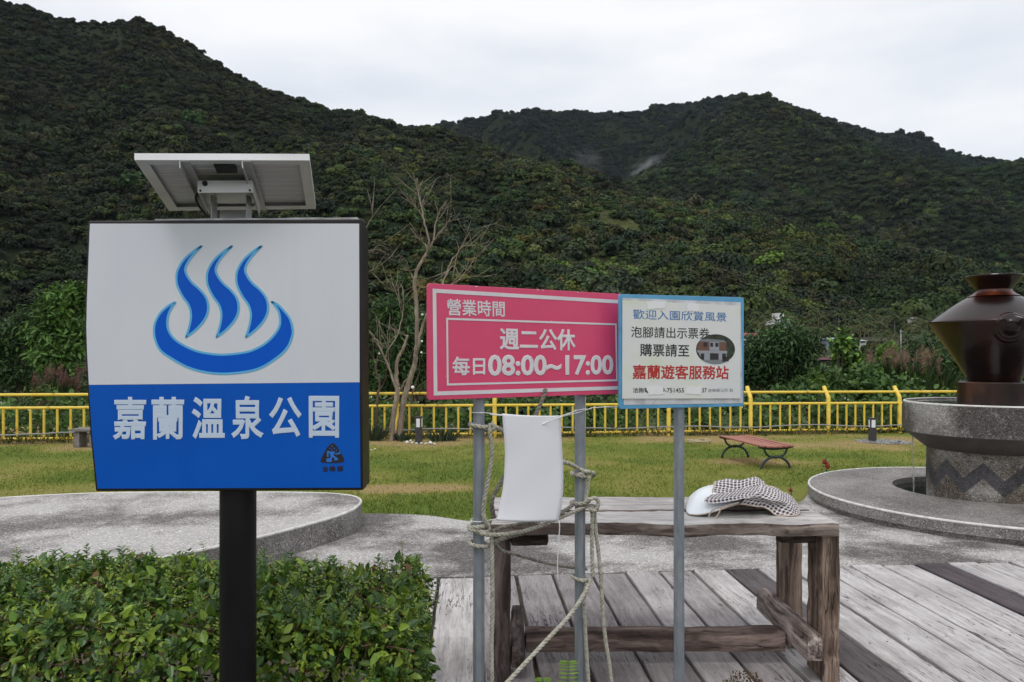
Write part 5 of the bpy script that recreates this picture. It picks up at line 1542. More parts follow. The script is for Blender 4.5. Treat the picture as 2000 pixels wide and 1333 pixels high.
mat_bark = M_noise('grey_brown_bark', [(.3, (.07, .05, .04)), (.7, (.20, .15, .11))], 14, .9, stretch=(1, 1, .3), bmp=.4)
def shrub(label, blobs, Y, leaf, cols, per=900, name='shrub', cat='shrub', aspect=.38, stems=4, droop=.25, group=None, cards=False):
    """leafy bush: blobs = (x, y, rx, ry) crown lobes in photograph pixels at distance Y"""
    s = Y / F
    cx = sum(b_[0] for b_ in blobs) / len(blobs)
    gz = zground(0, Y) if Y > 18.5 else zlawn(Y)
    base = Vector(((cx - 1000) * s, Y, gz - .05))
    root = thing(name, base, label, cat, group)
    Ps, Ns, Cs = [], [], []
    tw = MB(); r_ = random.Random(int(cx) + int(Y))
    for (x, y, rx, ry) in blobs:
        c = np.array(at(x, y, Y + r_.uniform(-.4, .4))); rx, ry = rx * s, ry * s
        m_ = int(per * (rx * ry) / (.5 * .5) ** .9) + 160
        d = unit(rng.normal(size=(m_, 3))); rad = rng.random(m_) ** .45
        lob = 1 + .22 * np.sin(4 * np.arctan2(d[:, 1], d[:, 0]) + r_.random() * 6) + .2 * np.sin(5 * d[:, 2] + r_.random() * 6 + 3 * d[:, 0])
        P = c + d * np.array([rx, rx * .8, ry]) * (rad * lob)[:, None]
        ok = P[:, 2] > gz - .2
        P, d = P[ok], d[ok]
        Ps.append(P); Ns.append(d)
        top = Vector(c)
        for k in range(stems):
            e = top + Vector((r_.uniform(-.6, .6) * rx, r_.uniform(-.4, .4) * rx, r_.uniform(-.1, .8) * ry))
            b0 = base + Vector((r_.uniform(-.25, .25), r_.uniform(-.2, .2), 0))
            tw.tube(spline([b0, b0.lerp(e, .5) + Vector((r_.uniform(-.1, .1), 0, .1)), e], 4), [.035, .033, .030, .027, .022, .018, .013, .009, .005], 6)
    P = np.concatenate(Ps); Nn = np.concatenate(Ns); n_ = len(P)
    N = unit(Nn * .6 + np.array([0, -.25, .75]) + rng.normal(size=(n_, 3)) * .5); D = unit(Nn * .5 + rng.normal(size=(n_, 3)) * .8 + np.array([0, 0, -.25]))
    L = rng.uniform(.65, 1.35, n_) * leaf
    clump = fbm(P[:, 0] * 1.6 + 30, P[:, 2] * 1.6 + P[:, 1], 3, 6)[:, None]
    cc = np.array(cols)[rng.integers(0, len(cols), n_)] * rng.uniform(.7, 1.3, (n_, 1)) * (.7 + 1.15 * clump)
    V, Fq = leaf_mesh(P, D, N, L, L * aspect, .12, droop)
    mesh_np('foliage', V, Fq, mat_shrub, np.repeat(cc, 6, 0), root)
    tw.build('stems', mat_bark, root, smooth=True)
DG = [(.038, .072, .024), (.055, .100, .030), (.030, .060, .024)]
MG = [(.055, .110, .028), (.075, .14, .032), (.044, .09, .026)]
LG = [(.09, .16, .03), (.07, .13, .028), (.11, .19, .035)]
shrub('tall bright green leafy tree beside the left edge of the light box sign', [(120, 600, 46, 42), (90, 655, 40, 40), (140, 650, 42, 46), (110, 700, 48, 36), (150, 575, 26, 24)], 23, .20, [(.065, .135, .026), (.085, .165, .03), (.05, .105, .024)], 520, 'tree', 'tree')
shrub('dark feathery shrub at the left edge of the photo behind the railing', [(10, 680, 60, 52), (50, 640, 34, 34), (-60, 660, 60, 60), (40, 730, 46, 30)], 24, .17, DG, 520)
shrub('dense dark tree just beyond the railing behind the bare trunks', [(748, 650, 46, 60), (790, 700, 46, 60), (745, 740, 50, 50), (815, 640, 36, 40), (770, 600, 34, 28), (850, 720, 50, 60), (700, 690, 40, 60)], 19.5, .16, [(.03, .065, .02), (.05, .095, .026), (.025, .05, .018), (.06, .12, .03)], 560, 'tree', 'tree', .3)
shrub('dark green bush behind the railing below the pink sign', [(930, 800, 70, 30), (1010, 795, 70, 34), (1100, 800, 70, 30), (1180, 800, 60, 30)], 18.6, .15, DG, 420)
shrub('dark feathery tree behind the railing just right of the notice sign', [(1490, 690, 48, 44), (1530, 660, 40, 36), (1500, 735, 56, 30), (1560, 705, 44, 46), (1460, 720, 30, 40), (1575, 675, 28, 26)], 24, .19, [(.040, .082, .028), (.058, .115, .036), (.030, .064, .024)], 560, 'tree', 'tree', .3)
shrub('upright leafy shrub with pale green tips right of the feathery tree', [(1652, 690, 17, 40), (1648, 730, 26, 30), (1668, 720, 22, 34), (1640, 672, 12, 10)], 22, .21, [(.05, .10, .028), (.04, .08, .022), (.07, .13, .03), (.16, .26, .05)], 620, aspect=.6)
shrub('dark low bush behind the railing between the notice sign and the fountain', [(1600, 745, 40, 26), (1690, 745, 50, 28), (1560, 765, 50, 20), (1740, 760, 60, 24), (1640, 765, 60, 20)], 20, .16, MG, 420, aspect=.5)
shrub('bright light green sapling top standing above the pink reeds', [(1735, 684, 14, 10), (1728, 700, 9, 14)], 26, .22, LG, 500, aspect=.65, stems=2)
shrub('small pale green shrub in front of the dark bushes behind the railing', [(1597, 738, 16, 10), (1600, 752, 13, 12)], 19.5, .14, LG, 700, aspect=.65, stems=2)
shrub('dark bush half hidden behind the dark brown jar', [(1810, 700, 40, 50), (1850, 740, 60, 50), (1900, 730, 60, 60), (1990, 720, 60, 60), (2060, 730, 60, 60)], 25, .2, DG, 420)
shrub('tall green weed with yellowish tip behind the left railing', [(96, 768, 9, 18), (72, 772, 7, 12)], 17, .08, [(.09, .13, .03), (.06, .10, .025), (.16, .15, .05)], 900, 'weed', 'weed', .5, 3)

def reeds(label, x0, x1, yt, yb, Y, n_, ccol, n_plume, spread=1.0):
    """clump of tall grass with feathery seed heads"""
    s = Y / F; gz = zground(0, Y) if Y > 18.5 else zlawn(Y)
    cx = (x0 + x1) / 2
    root = thing('reed_clump', ((cx - 1000) * s, Y, gz), label, 'reeds')
    xs = rng.uniform(x0 + (x1 - x0) * .25, x1 - (x1 - x0) * .25, n_)
    P = np.stack([(xs - 1000) * s, Y + rng.normal(size=n_) * .4, np.full(n_, max(gz, HC + (HZ - yb) * s - .3))], 1)
    D = unit(rng.normal(size=(n_, 3)) * np.array([.42, .3, .1]) * spread + np.array([0, 0, 1]))
    Hh = (yb - yt) * s
    L = rng.uniform(.45, .9, n_) * (Hh + .3)
    c = np.array([(.05, .09, .025), (.075, .11, .03), (.035, .07, .02)])[rng.integers(0, 3, n_)] * rng.uniform(.7, 1.3, (n_, 1))
    V, Fq = leaf_mesh(P, D, rng.normal(size=(n_, 3)) + np.array([0, -1, .2]), L, np.full(n_, .028), .1, .16)
    mesh_np('blades', V, Fq, mat_shrub, np.repeat(c, 6, 0), root)
    Pp, Dp, Lp, Cp = [], [], [], []; tw = MB(); r_ = random.Random(int(x0))
    for k in range(n_plume):
        xx = x0 + (x1 - x0) * r_.random(); yy = yt + (yb - yt) * (.05 + .75 * r_.random())
        tip = at(xx, yy, Y + r_.uniform(-.5, .5)); b0 = Vector(((cx + (xx - cx) * .5 - 1000) * s, Y, gz)); 
        tw.tube([b0, b0.lerp(tip, .6) + Vector((0, 0, .1)), tip], [.006, .005, .003], 4)
        ax = (tip - b0).normalized()
        for q in range(60):
            t = r_.random(); p = tip + ax * (.38 * t - .1)
            Pp.append(p); Dp.append(ax * .7 + Vector((r_.gauss(0, .55), r_.gauss(0, .55), r_.gauss(0, .2) - .15))); Lp.append(.17 * (1.1 - t)); Cp.append(np.array(ccol[r_.randrange(len(ccol))]) * r_.uniform(.7, 1.3))
    V, Fq = leaf_mesh(np.array(Pp), np.array(Dp), rng.normal(size=(len(Pp), 3)), Lp, np.full(len(Pp), .011), .05, .1)
    mesh_np('plumes', V, Fq, mat_shrub, np.repeat(np.array(Cp), 6, 0), root); tw.build('stalks', M('reed_stalk', (.12, .11, .05), .7), root)
reeds('pinkish feathery reed clump behind the railing left of the brown jar', 1690, 1800, 682, 772, 21, 700, [(.30, .16, .13), (.36, .25, .17), (.24, .15, .11), (.32, .26, .17)], 40)
reeds('reddish feathery grass clump behind the railing left of the light box sign', 60, 165, 722, 775, 20, 420, [(.22, .095, .09), (.26, .14, .12), (.17, .09, .08)], 28)
reeds('pale tan reed clump close beside the brown jar', 1800, 1835, 690, 760, 23, 200, [(.34, .26, .17), (.28, .19, .12)], 16)

# ---------------------------------------------------------------- bare trees beside the railing
mat_bare = M_noise('pale_bare_bark', [(.28, (.13, .095, .075)), (.55, (.29, .23, .18)), (.8, (.45, .385, .32))], 9, .85, stretch=(1, 1, .3), bmp=.5)
mat_bare2 = M_noise('brown_bare_bark', [(.3, (.055, .038, .030)), (.7, (.15, .105, .08))], 9, .9, stretch=(1, 1, .3), bmp=.5)
def bare_tree(label, Y, limbs, mat, seed, twigs=26, trunk_n=1):
    """limbs: (pixel polyline, start radius, end radius); the first trunk_n are the trunk"""
    r_ = random.Random(seed)
    p0 = on_lawn(*limbs[0][0][0]) if False else at(*limbs[0][0][0], Y)
    root = thing('bare_tree', (p0.x, Y, zlawn(Y)), label, 'tree')
    tr, br = MB(), MB(); ends = []
    for i, (pl, ra, rb) in enumerate(limbs):
        dy = 0; pts = []
        for k, (x, y) in enumerate(pl):
            if k: dy += r_.uniform(-.10, .10)
            pts.append(at(x, y, Y + dy * (0 if i == 0 else 1)))
        if i < trunk_n: pts[0].z = zlawn(Y) - .06
        sp_ = spline(pts, 6)
        sp_ = [p + Vector((r_.gauss(0, .006), r_.gauss(0, .006), 0)) for p in sp_]
        rr = [.78 * (ra + (rb - ra) * k / (len(sp_) - 1)) for k in range(len(sp_))]
        (tr if i < trunk_n else br).tube(sp_, [q * r_.uniform(.9, 1.1) for q in rr], 8)
        if i >= trunk_n or len(limbs) == 1: ends.append((sp_, rr))
    for k in range(twigs):
        sp_, rr = r_.choice(ends); j = r_.randrange(len(sp_) // 3, len(sp_))
        a = sp_[j]; d = (sp_[j] - sp_[j - 1]).normalized() + Vector((r_.gauss(0, .6), r_.gauss(0, .4), r_.gauss(.1, .3))); d.normalize(); ln = r_.uniform(.15, .75)
        br.tube([a, a + d * ln * .5, a + d * ln + Vector((r_.gauss(0, .05), 0, r_.uniform(0, .1)))], [min(rr[j] * .7, .009), .005, .002], 5)
    tr.build('trunk', mat, root, smooth=True)
    if br.v: br.build('branches', mat, root, smooth=True)
bare_tree('tall pale bare tree with a forked crown left of the pink sign', 15.3, [
    ([(776, 852), (784, 815), (790, 775), (803, 735), (811, 700), (814, 660), (813, 600), (810, 545), (822, 515), (833, 495)], .085, .035),
    ([(811, 700), (822, 650), (836, 610), (860, 575), (900, 545)], .04, .02),
    ([(833, 495), (838, 470), (828, 430), (822, 400), (817, 378), (814, 348)], .034, .008),
    ([(833, 495), (846, 470), (850, 440), (860, 410), (872, 392)], .028, .006),
    ([(846, 470), (862, 452), (874, 435), (882, 418)], .02, .005), ([(828, 430), (818, 412), (803, 394)], .014, .004), ([(836, 496), (832, 480), (824, 470), (821, 452)], .014, .005),
    ([(900, 545), (885, 520), (868, 545), (862, 570)], .014, .02), ([(868, 545), (882, 510), (898, 490), (912, 462), (921, 449)], .02, .006), ([(884, 548), (890, 510), (900, 485), (928, 478)], .016, .005),
    ([(890, 555), (910, 530), (925, 510), (932, 495)], .014, .004), ([(900, 545), (922, 540), (938, 537)], .01, .004),
    ([(803, 735), (790, 748), (775, 772)], .03, .03), ([(808, 545), (802, 535), (800, 530)], .018, .012),
    ([(820, 365), (826, 352)], .008, .004)], mat_bare, 3, 80, 1)
bare_tree('short pale bare tree with a broken top against the dark bush', 15.2, [
    ([(764, 853), (768, 815), (773, 785), (776, 755), (774, 735), (776, 705), (788, 680), (796, 655)], .075, .030),
    ([(774, 760), (764, 730), (752, 700), (735, 665), (722, 648)], .035, .014), ([(795, 660), (792, 655)], .02, .015),
    ([(752, 700), (760, 680), (776, 655), (786, 615), (788, 570), (782, 555)], .016, .005), ([(786, 615), (776, 580), (768, 556)], .010, .004), ([(764, 730), (758, 690), (762, 650)], .01, .004)], mat_bare, 5, 34, 1)
bare_tree('thin brown bare tree close to the right edge of the light box sign', 15.6, [
    ([(733, 856), (735, 815), (738, 775), (741, 745), (734, 720), (740, 690)], .05, .014), ([(736, 775), (748, 750), (752, 730)], .02, .008), ([(735, 735), (731, 700), (727, 660)], .012, .004)], mat_bare2, 8, 12, 1)
bare_tree('brown leaning bare tree behind the bollard light', 15.8, [
    ([(796, 858), (800, 820), (803, 780), (808, 760)], .05, .03), ([(800, 830), (815, 808), (835, 798), (868, 796)], .028, .006), ([(808, 760), (818, 730), (820, 700)], .02, .006), ([(806, 765), (818, 790), (817, 745)], .012, .004)], mat_bare2, 12, 10, 1)
bare_tree('grey bare branch reaching from behind the top right corner of the light box sign', 13.0, [
    ([(712, 858), (708, 700), (706, 560), (708, 495)], .05, .02), ([(708, 495), (730, 488), (745, 490), (760, 500)], .012, .003), ([(709, 500), (726, 492), (740, 480), (757, 485)], .010, .003), ([(706, 470), (718, 440), (728, 420), (725, 408)], .012, .003), ([(706, 545), (722, 530), (742, 525)], .008, .003)], mat_bare, 15, 10, 1)

mat_bulb = M('white_globe', (.85, .85, .84), .3)
def bulb(label, x, y, Y, r_):
    c = at(x, y, Y); mb = MB()
    mb.lathe(c, [(max(r_ * math.sin(a), .001), c.z - r_ * math.cos(a)) for a in np.linspace(0, math.pi, 11)], 16)
    o = mb.build('globe_light', mat_bulb, smooth=True); tag(o, label, 'light', 'white globe lights strung in the bare trees')
    mb2 = MB(); mb2.tube([c + Vector((0, 0, r_ * .9)), c + Vector((0, 0, r_ * 1.7))], r_ * .35, 8); mb2.build('cap', mat_rubber, o)
for q in (('white globe light hanging low beside the pale trunk', 806, 757, 15.1, .035), ('white globe light near the top left corner of the pink sign', 825, 615, 15.1, .023), ('white globe light at mid height beside the pink sign', 824, 667, 15.1, .023), ('white globe light just under the other beside the pink sign', 823, 689, 15.1, .022), ('small white globe light close to the light box sign', 741, 691, 15.4, .020), ('small white globe light in front of the upper rail by the light box sign', 725.5, 776, 15.4, .015)):
    bulb(*q)

# ---------------------------------------------------------------- spiky plants and white stones by the bollard
def spiky(label, x, y, w, h, n_, Y=15.2):
    base = at(x, y, Y); s = Y / F; base.z = zlawn(Y)
    P = np.stack([base.x + np.clip(rng.normal(size=n_), -1.6, 1.6) * w * s * .28, Y + rng.normal(size=n_) * .1, np.full(n_, base.z - .02)], 1)
    D = unit(np.stack([(P[:, 0] - base.x) / (w * s) * 1.6 + rng.normal(size=n_) * .15, rng.normal(size=n_) * .3, np.ones(n_)], 1))
    L = rng.uniform(.6, 1.1, n_) * h * s
    c = np.array([(.035, .055, .028), (.05, .07, .035)])[rng.integers(0, 2, n_)] * rng.uniform(.7, 1.3, (n_, 1))
    V, Fq = leaf_mesh(P, D, rng.normal(size=(n_, 3)) * .4 + np.array([0, -1, 0]), L, np.full(n_, .035), .15, .1)
    tag(mesh_np('spiky_plant', V, Fq, mat_shrub, np.repeat(c, 6, 0)), label, 'plant')
spiky('dark spiky plant at the foot of the railing right of the bollard light', 868, 866, 40, 24, 110)
spiky('dark spiky plant beside the light box sign at the foot of the bare trees', 730, 868, 22, 40, 60)
spiky('dark spiky plant between the bare trunks and the bollard light', 786, 864, 18, 22, 40)

mat_stone = M_noise('white_stone', [(.3, (.50, .48, .44)), (.6, (.76, .74, .70))], 12, .7)
mat_bol = M_noise('charcoal_metal', [(.3, (.040, .036, .044)), (.7, (.060, .055, .064))], 6, .45)
mat_diff = M('white_diffuser', (.80, .82, .88), .35)
def stones():
    r_ = random.Random(6)
    for k, (x, y, w) in enumerate(((795, 865, 8), (802, 861, 6), (805, 865, 7), (814, 866, 6), (823, 866, 6), (831, 866, 5), (837, 865, 5), (842, 866, 8), (849, 867, 5), (840, 863, 5), (732, 876, 4), (726, 879, 4))):
        c = on_lawn(x, y + 2); c.y = min(c.y, 15.0 + r_.uniform(-.15, .1)); c.z = zlawn(c.y); R_ = w * 15 / F * .5
        mb = MB(); mb.lathe((c.x, c.y, 0), [(max(R_ * math.sin(a), .001), c.z + R_ * .55 - R_ * .75 * math.cos(a)) for a in np.linspace(0, math.pi, 8)], 10)
        mb.v = [tuple(Vector(p) + mnoise.noise_vector(Vector(p) * 9 + Vector((k, 0, 0))) * R_ * .35) for p in mb.v]
        lab = ('white stone in the heap at the foot of the bollard light by the bare trees' if k < 10 else 'white stone lying alone in the grass beside the light box sign')
        tag(mb.build('white_stone', mat_stone, smooth=True), lab, 'stone', 'white stones heaped round the bollard light' if k < 10 else 'lone white stones in the grass')
stones()
def bollard(label, x, ytop, ybase):
    b_ = on_lawn(x, ybase); b_.y = min(b_.y, 15.1); b_ = Vector(((x - 1000) / F * b_.y, b_.y, zlawn(b_.y))); Y = b_.y
    h = (ybase - ytop) * Y / F; w = .086
    root = thing('bollard_light', b_, label, 'bollard light')
    mb = MB(); mb.tube([(b_.x, b_.y, b_.z - .05), (b_.x, b_.y, b_.z + h - .012)], w, 4, phase=R(38)); mb.build('body', mat_bol, root, bevel=.004)
    mb = MB(); mb.tube([(b_.x, b_.y, b_.z + h - .012), (b_.x, b_.y, b_.z + h + .006)], w * 1.08, 4, phase=R(38)); mb.build('cap', mat_bol, root, bevel=.003)
    for k in range(4):
        a = R(38 + 90 * k + 45); u0 = (Vector((1, 0, 0)) - Vector((0, 0, 0)))
        mbx = MB(); ap = w * math.cos(R(45))
        # faces of the square tube look along a measured from the tube's own first axis
        fx = Vector((0, 1, 0)); t = Vector((0, 0, 1)); u = t.orthogonal().normalized(); u = (Vector((1, 0, 0)) - t * 0).normalized() if abs(t.z) >= .95 else u; wv = t.cross(u)
        nrm = u * math.cos(a) + wv * math.sin(a); tg = t.cross(nrm)
        c = b_ + nrm * (ap + .001) + Vector((0, 0, h * .77))
        mbx.box(c, tg * w * .42, nrm * .002, t * h * .16); mbx.build('diffuser', mat_diff, root)
bollard('charcoal bollard light by the bare trees and the white stones', 818, 814, 866)
bollard('charcoal bollard light at the railing next to the fountain', 1704, 817, 863)
# gravel patch by the second bollard
mbg = MB(); r_ = random.Random(9)
for k in range(420):
    a = r_.random() * 6.28; q = math.sqrt(r_.random()); c = on_lawn(1722, 864); c.y = min(c.y, 15.0); X_ = (1726 - 1000) / F * c.y + .52 * q * math.cos(a); Y_ = c.y + .55 * q * math.sin(a); s = r_.uniform(.008, .018)
    z_ = zlawn(Y_) + .012
    mbg.col = tuple([r_.uniform(.10, .38)] * 3)
    mbg.box((X_, Y_, z_), (s, s * .3, 0), (-s * .3, s * .8, .002), (0, 0, s * .6))
mt, n, l, b = new_mat('gravel_grey'); l.new(attr(n), b.inputs['Base Color'])
tag(mbg.build('gravel', mt), 'pale gravel patch at the foot of the bollard light by the fountain', 'gravel', kind='stuff')

# ---------------------------------------------------------------- slatted bench on the lawn
mat_slat = M_noise('red_brown_slats', [(.3, (.30, .105, .075)), (.7, (.42, .165, .12))], 5, .55, stretch=(1, 1, 1), bmp=.1)
mat_iron = M_noise('dark_green_iron', [(.3, (.018, .032, .034)), (.7, (.032, .052, .052))], 8, .45)
def build_bench():
    A, B, C_, D_ = on_lawn(1411, 898), on_lawn(1488, 919), on_lawn(1460, 894), on_lawn(1541, 913)
    lo = ((B + D_) / 2 - (A + C_) / 2); lo.z = 0; Ln = lo.length; lo.normalize(); sd = Vector((-lo.y, lo.x, 0))
    if sd.dot(C_ - A) < 0: sd = -sd
    c = (A + B + C_ + D_) / 4
    root = thing('park_bench', c, 'backless bench with red slats and dark green iron legs on the lawn', 'bench')
    up = Vector((0, 0, 1)); zs = .335; hw = .26
    mb = MB()
    for k in range(6):
        o = -hw + .045 + k * (2 * hw - .09) / 5
        z = zs + .018 * (abs(o) / hw) ** 2
        mb.box(c + sd * o + up * z, lo * (Ln / 2 + .07), sd * .038, up * .011)
    mb.build('slatted_seat', mat_slat, root, bevel=.004)
    for e in (-1, 1):
        o = c + lo * (Ln / 2 * e)
        mb = MB()
        def arc(cx, cz, rx, rz, a0, a1, r_): mb.tube([o + sd * (cx + rx * math.cos(R(a))) + up * (cz + rz * math.sin(R(a))) for a in np.linspace(a0, a1, 15)], r_, 8)
        arc(0, 0, hw * .86, .19, 0, 180, .020)          # lower arch on the ground
        arc(0, .30, hw * .66, .125, 180, 360, .016)     # upper cradle
        arc(0, .86, .80, .555, 251, 289, .019)          # curved seat bearer
        for s in (-1, 1):
            mb.tube([o + sd * s * hw * .66 + up * .30, o + sd * s * hw * .8 + up * .325, o + sd * s * hw * 1.02 + up * .345], .016, 8)
        mb.tube([o + up * .17, o + up * .19], .03, 10)
        mb.build('iron_leg_frame', mat_iron, root, smooth=True)
    mb = MB(); mb.tube([c - lo * Ln / 2 + up * .30, c + lo * Ln / 2 + up * .30], .012, 8); mb.build('tie_bar', mat_iron, root, smooth=True)
build_bench()

# small stone bench beside the light box sign
def build_stone_bench():
    c = on_lawn(168, 873); c.y = min(c.y, 14.2); c = Vector(((172 - 1000) / F * c.y, c.y, zlawn(c.y)))
    mt = M_noise('grey_weathered_stone', [(.3, (.12, .11, .105)), (.7, (.26, .24, .23))], 12, .9)
    root = thing('stone_bench', c, 'small grey bench at the railing half hidden behind the light box sign', 'bench')
    s = c.y / F
    mb = MB(); rough_box(mb, c.x - 26 * s, c.x + 26 * s, c.y - .18, c.y + .18, c.z + 31 * s, c.z + 37 * s, (8, 4, 2), .006, 3); mb.build('seat', mt, root, auto=50)
    for e in (-1, 1):
        mb = MB(); rough_box(mb, c.x + e * 15 * s - 7 * s * .9, c.x + e * 15 * s + 7 * s * .9, c.y - .14, c.y + .14, c.z - .03, c.z + 31 * s, (3, 3, 5), .006, 4 + e); mb.build('leg', mt, root, auto=50)
build_stone_bench()

# coiled pale hose on the grass
c = on_lawn(1366, 866); c.y = min(c.y, 14.6); c = Vector(((1366 - 1000) / F * c.y, c.y, zlawn(c.y) + .03))
mb = MB(); r_ = random.Random(2)
mb.tube(spline([(c.x + (.20 + .03 * r_.random()) * math.cos(k * .7), c.y + (.16 + .03 * r_.random()) * math.sin(k * .7), c.z + .004 * k * .3 + r_.random() * .015) for k in range(30)], 4), .013, 6)
tag(mb.build('hose_coil', M_noise('tan_hose', [(.3, (.33, .26, .16)), (.7, (.52, .43, .28))], 12, .7), smooth=True), 'coil of tan hose lying on the grass in front of the railing', 'hose')

# red flowering plants by the fountain
def red_flower(label, x, y0, y1, Y, heads, leaves=14):
    s = Y / F; b_ = at(x, y0, Y); b_.z = zlawn(Y) if Y > 7 else 0
    root = thing('red_flower', b_, label, 'flower')
    mb = MB(); P, D, L, C = [], [], [], []
    tip = at(x, y1, Y); mb.tube([b_, b_.lerp(tip, .5) + Vector((.01, 0, 0)), tip], [.009, .007, .005], 5)
    for k in range(leaves):
        t = .25 + .7 * k / leaves; P.append(b_.lerp(tip, t)); a = k * 2.4
        D.append(Vector((math.cos(a), math.sin(a), .35))); L.append(.10 * (1.1 - .5 * t)); C.append((.16, .22, .09))
    V, Fq = leaf_mesh(np.array(P), np.array(D), np.tile((0, -.4, 1.), (leaves, 1)), L, np.array(L) * .28, .1, .3)
    mesh_np('leaves', V, Fq, mat_plant, np.repeat(np.array(C), 6, 0), root); mb.build('stem', M('flower_stem', (.10, .13, .05), .6), root)
    for (hx, hy, r_) in heads:
        h = at(hx, hy, Y); q = MB(); R_ = r_ * s
        q.lathe(h, [(max(R_ * math.sin(a) * (1 - .25 * a / 3.14), .0005), h.z - R_ * 1.25 * math.cos(a)) for a in np.linspace(0, math.pi, 8)], 10)
        q.v = [tuple(Vector(p) + mnoise.noise_vector(Vector(p) * 60) * R_ * .4) for p in q.v]
        q.build('flower_head', M('red_petals', (.28, .028, .015), .7), root)
red_flower('red flowering plant with two heads beside the round basin', 1613, 945, 893, 9.2, [(1610, 902, 4.5), (1616, 910, 5.5)], 16)
red_flower('small red flower behind the right end of the table', 1544, 985, 950, 7.7, [(1544, 957, 4)], 8)

# ---------------------------------------------------------------- far houses, poles and palms
mat_hw = M_noise('house_plaster', [(.3, (.52, .51, .49)), (.7, (.68, .67, .65))], .8, .8)
mat_hr = M('red_roof', (.30, .055, .06), .6); mat_hb = M('pale_blue_roof', (.50, .62, .78), .5); mat_hg = M_noise('dark_grey_roof', [(.3, (.10, .10, .11)), (.7, (.18, .17, .18))], 1, .8)
mat_hwin = M('dark_window', (.02, .022, .025), .2)
def house(label, x0, x1, yt, yb, Y, roof, wall=mat_hw, roof_h=.35, flat=False, wins=3, depth=8, extra=None):
    s = Y / F; a, b_ = at(x0, yb, Y), at(x1, yt, Y)
    root = thing('house', ((a.x + b_.x) / 2, Y + depth / 2, a.z), label, 'house')
    zt = b_.z; zr = zt - (zt - a.z) * roof_h if not flat else zt
    mb = MB(); mb.bx(a.x, b_.x, Y, Y + depth, a.z - 6, zr); mb.build('wall', wall, root)
    mb = MB(); o = .5
    if flat: mb.bx(a.x - .3, b_.x + .3, Y - .3, Y + depth + .3, zr + .01, zr + .5)
    else:
        e = [Vector((x, y, zr + .01)) for x, y in ((a.x - o, Y - o), (b_.x + o, Y - o), (b_.x + o, Y + depth + o), (a.x - o, Y + depth + o))]
        r0, r1 = Vector((a.x + (b_.x - a.x) * .12, Y + depth / 2, zt)), Vector((b_.x - (b_.x - a.x) * .12, Y + depth / 2, zt))
        mb.poly([e[0], e[1], r1, r0]); mb.poly([e[2], e[3], r0, r1]); mb.poly([e[1], e[2], r1]); mb.poly([e[3], e[0], r0]); mb.poly(e[::-1])
    mb.build('roof', roof, root)
    for k in range(wins):
        cx = a.x + (b_.x - a.x) * (k + .5) / wins; w = (b_.x - a.x) / wins * .28; h = (zr - a.z) * .22; zc = a.z + (zr - a.z) * .58
        mb = MB(); mb.bx(cx - w, cx + w, Y - .06, Y + .01, zc - h, zc + h); mb.build('window', mat_hwin, root)
    if extra: extra(root, a, b_, s, Y)
def tower(root, a, b_, s, Y):
    mb = MB(); mb.bx(a.x - 1, a.x + 2.2, Y + 1, Y + 4, b_.z + .5, b_.z + 2.6); mb.build('stair_tower', mat_hw, root)
    mb = MB(); mb.bx(a.x - 4.2, a.x - .3, Y + .2, Y + 5, a.z + 1, b_.z - .4); mb.build('side_wing', mat_hw, root)
house('white flat roofed house with a small roof tower on the far slope', 1521, 1543, 626, 641, 262, mat_hw, flat=True, wins=2, extra=tower)
house('long low house with a red roof right of the notice sign', 1452, 1492, 650, 662, 255, mat_hr, wins=4, roof_h=.6)
house('house with a pale blue roof among the far palms', 1622, 1652, 659, 672, 240, mat_hb, wall=M('blue_grey_wall', (.36, .42, .52), .7), wins=4, roof_h=.3)
house('low shed with a white roof beside the pale blue roofed house', 1662, 1692, 663, 672, 238, M('white_roof', (.72, .74, .78), .5), wins=2, roof_h=.35)
house('small hut with a grey roof beyond the feathery tree', 1470, 1500, 689, 704, 130, mat_hg, wall=M('dark_grey_wall', (.16, .15, .15), .8), wins=2, roof_h=.5, depth=5)  # hut wall is a plain dark grey of its own
house('low dark red shed in the field beyond the upright shrub', 1608, 1632, 699, 707, 135, M('dark_red_roof', (.10, .02, .03), .7), wall=M('dark_shed_wall', (.04, .03, .03), .8), wins=0, roof_h=.5, depth=4)
house('small white hut high among the far palms', 1782, 1790, 623, 628, 290, mat_hw, flat=True, wins=1, depth=4)

mat_pole = M('concrete_pole', (.36, .355, .35), .8)
def util_pole(label, x, yt, yb, Y, r_=.16):
    a, b_ = at(x, yb, Y), at(x, yt, Y)
    root = thing('utility_pole', a, label, 'pole', None)
    mb = MB(); mb.tube([a - Vector((0, 0, 2)), b_], [r_ * 1.2, r_ * .8], 8); mb.build('post', mat_pole, root, smooth=True)
    mb = MB(); h = (b_ - a).z * .1; mb.bx(b_.x - h * 1.2, b_.x + h * 1.2, b_.y - .3, b_.y - .15, b_.z - h * 1.2, b_.z - h * .9); mb.build('cross_arm', mat_pole, root)
util_pole('white utility pole between the far palms and the pink reeds', 1759.5, 645, 676, 150, .13)
util_pole('pale utility pole in the light green clearing high on the left hill', 1228, 431, 452, 505, .30)
util_pole('pale utility pole just below the clearing on the left hill', 1206, 456, 470, 470, .26)

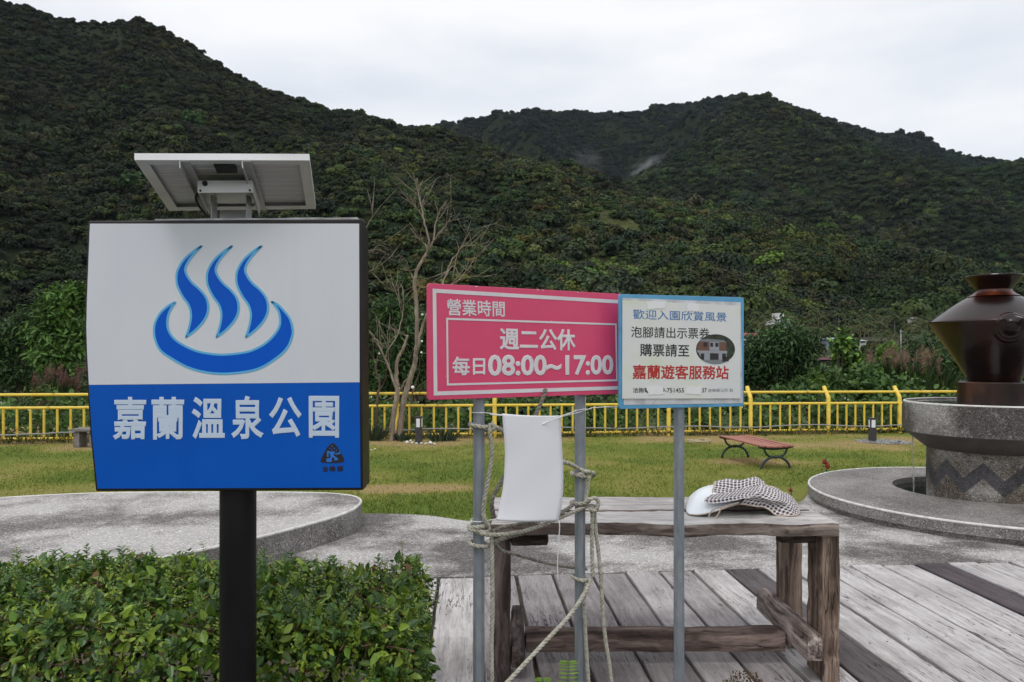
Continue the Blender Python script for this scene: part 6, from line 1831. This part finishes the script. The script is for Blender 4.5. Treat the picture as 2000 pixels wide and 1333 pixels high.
mat_trunk = M_noise('palm_trunk', [(.3, (.12, .10, .085)), (.7, (.22, .19, .165))], 3, .9)
mat_palm = M_leaf('palm_frond', .5, .2, .3)
def make_palm(seed):
    r_ = np.random.default_rng(seed); root = thing('palm_tree', (0, 0, 0), '', 'palm')
    H = 8.5; mb = MB(); mb.tube([(0, 0, -2), (.15, 0, H * .5), (.1, 0, H)], [.24, .17, .13], 7); mb.build('trunk', mat_trunk, root, smooth=True)
    P, D, N, L, C = [], [], [], [], []
    for k in range(17):
        a = 2 * math.pi * k / 17 + r_.normal() * .2; el = r_.uniform(-.25, 1.15); ln = r_.uniform(3.0, 4.0)
        d = np.array([math.cos(a), math.sin(a)]); c0 = np.array([(.075, .115, .036), (.10, .14, .042), (.15, .14, .065)][int(r_.integers(0, 3))]) * r_.uniform(.7, 1.2)
        p = np.array([.1, 0, H]); dz = math.sin(el); dh = math.cos(el)
        for j in range(8):
            st = ln / 8; p = p + np.array([d[0] * dh, d[1] * dh, dz]) * st; dz -= .19; q = math.hypot(dh, dz); dz, dh = dz / q, dh / q
            for sg in (-1, 1):
                for m_ in range(2):
                    P.append(p + r_.normal(size=3) * .05); D.append((d[0] * dh * .8 - sg * d[1] * .9, d[1] * dh * .8 + sg * d[0] * .9, dz * .5 - .45)); N.append((0, 0, 1)); L.append(.8 * (1.05 - .07 * j)); C.append(c0 * r_.uniform(.75, 1.25))
    V, Fq = leaf_mesh(np.array(P), np.array(D), np.array(N), L, np.full(len(P), .17), .1, .2)
    mesh_np('crown', V, Fq, mat_palm, np.repeat(np.array(C), 6, 0), root)
    return root
def place_palms():
    protos = [make_palm(4), make_palm(9), make_palm(15)]; used = [False] * 3; r_ = random.Random(31)
    spots = []
    while len(spots) < 64:
        x = r_.uniform(1470, 1832); y = 606 + 46 * r_.random() + (x - 1470) * .012
        if all(abs(x - a) + 2 * abs(y - b_) > 13 for a, b_ in spots): spots.append((x, y))
    for i, (x, y) in enumerate(sorted(spots, key=lambda q: q[1])):
        Y = 300 - (y - 606) * 1.5; top = at(x, y, Y); k = i % 3
        o = protos[k] if not used[k] else copy_tree(protos[k]); used[k] = True
        sc = r_.uniform(.8, 1.15)
        o.location = (top.x, Y, top.z - 8.5 * sc); o.scale = (sc, sc, sc); o.rotation_euler.z = r_.random() * 6.28
        tag(o, 'slender palm with a shaggy green crown in the grove on the far slope', 'palm', 'palms in the grove on the far slope')
place_palms()


# ---------------------------------------------------------------- thin air between the lawn and the far hills
mat_air = bpy.data.materials.new('air'); mat_air.use_nodes = True
_n, _l = mat_air.node_tree.nodes, mat_air.node_tree.links
_n.remove(_n['Principled BSDF'])
_v = _n.new('ShaderNodeVolumePrincipled'); _v.inputs['Color'].default_value = (.74, .87, 1.0, 1); _v.inputs['Density'].default_value = 2.6e-5
_l.new(_v.outputs[0], _n['Material Output'].inputs['Volume'])
mb = MB(); mb.bx(-3400, 3400, -80, 3200, -9, 760)
tag(mb.build('haze', mat_air), kind='stuff')
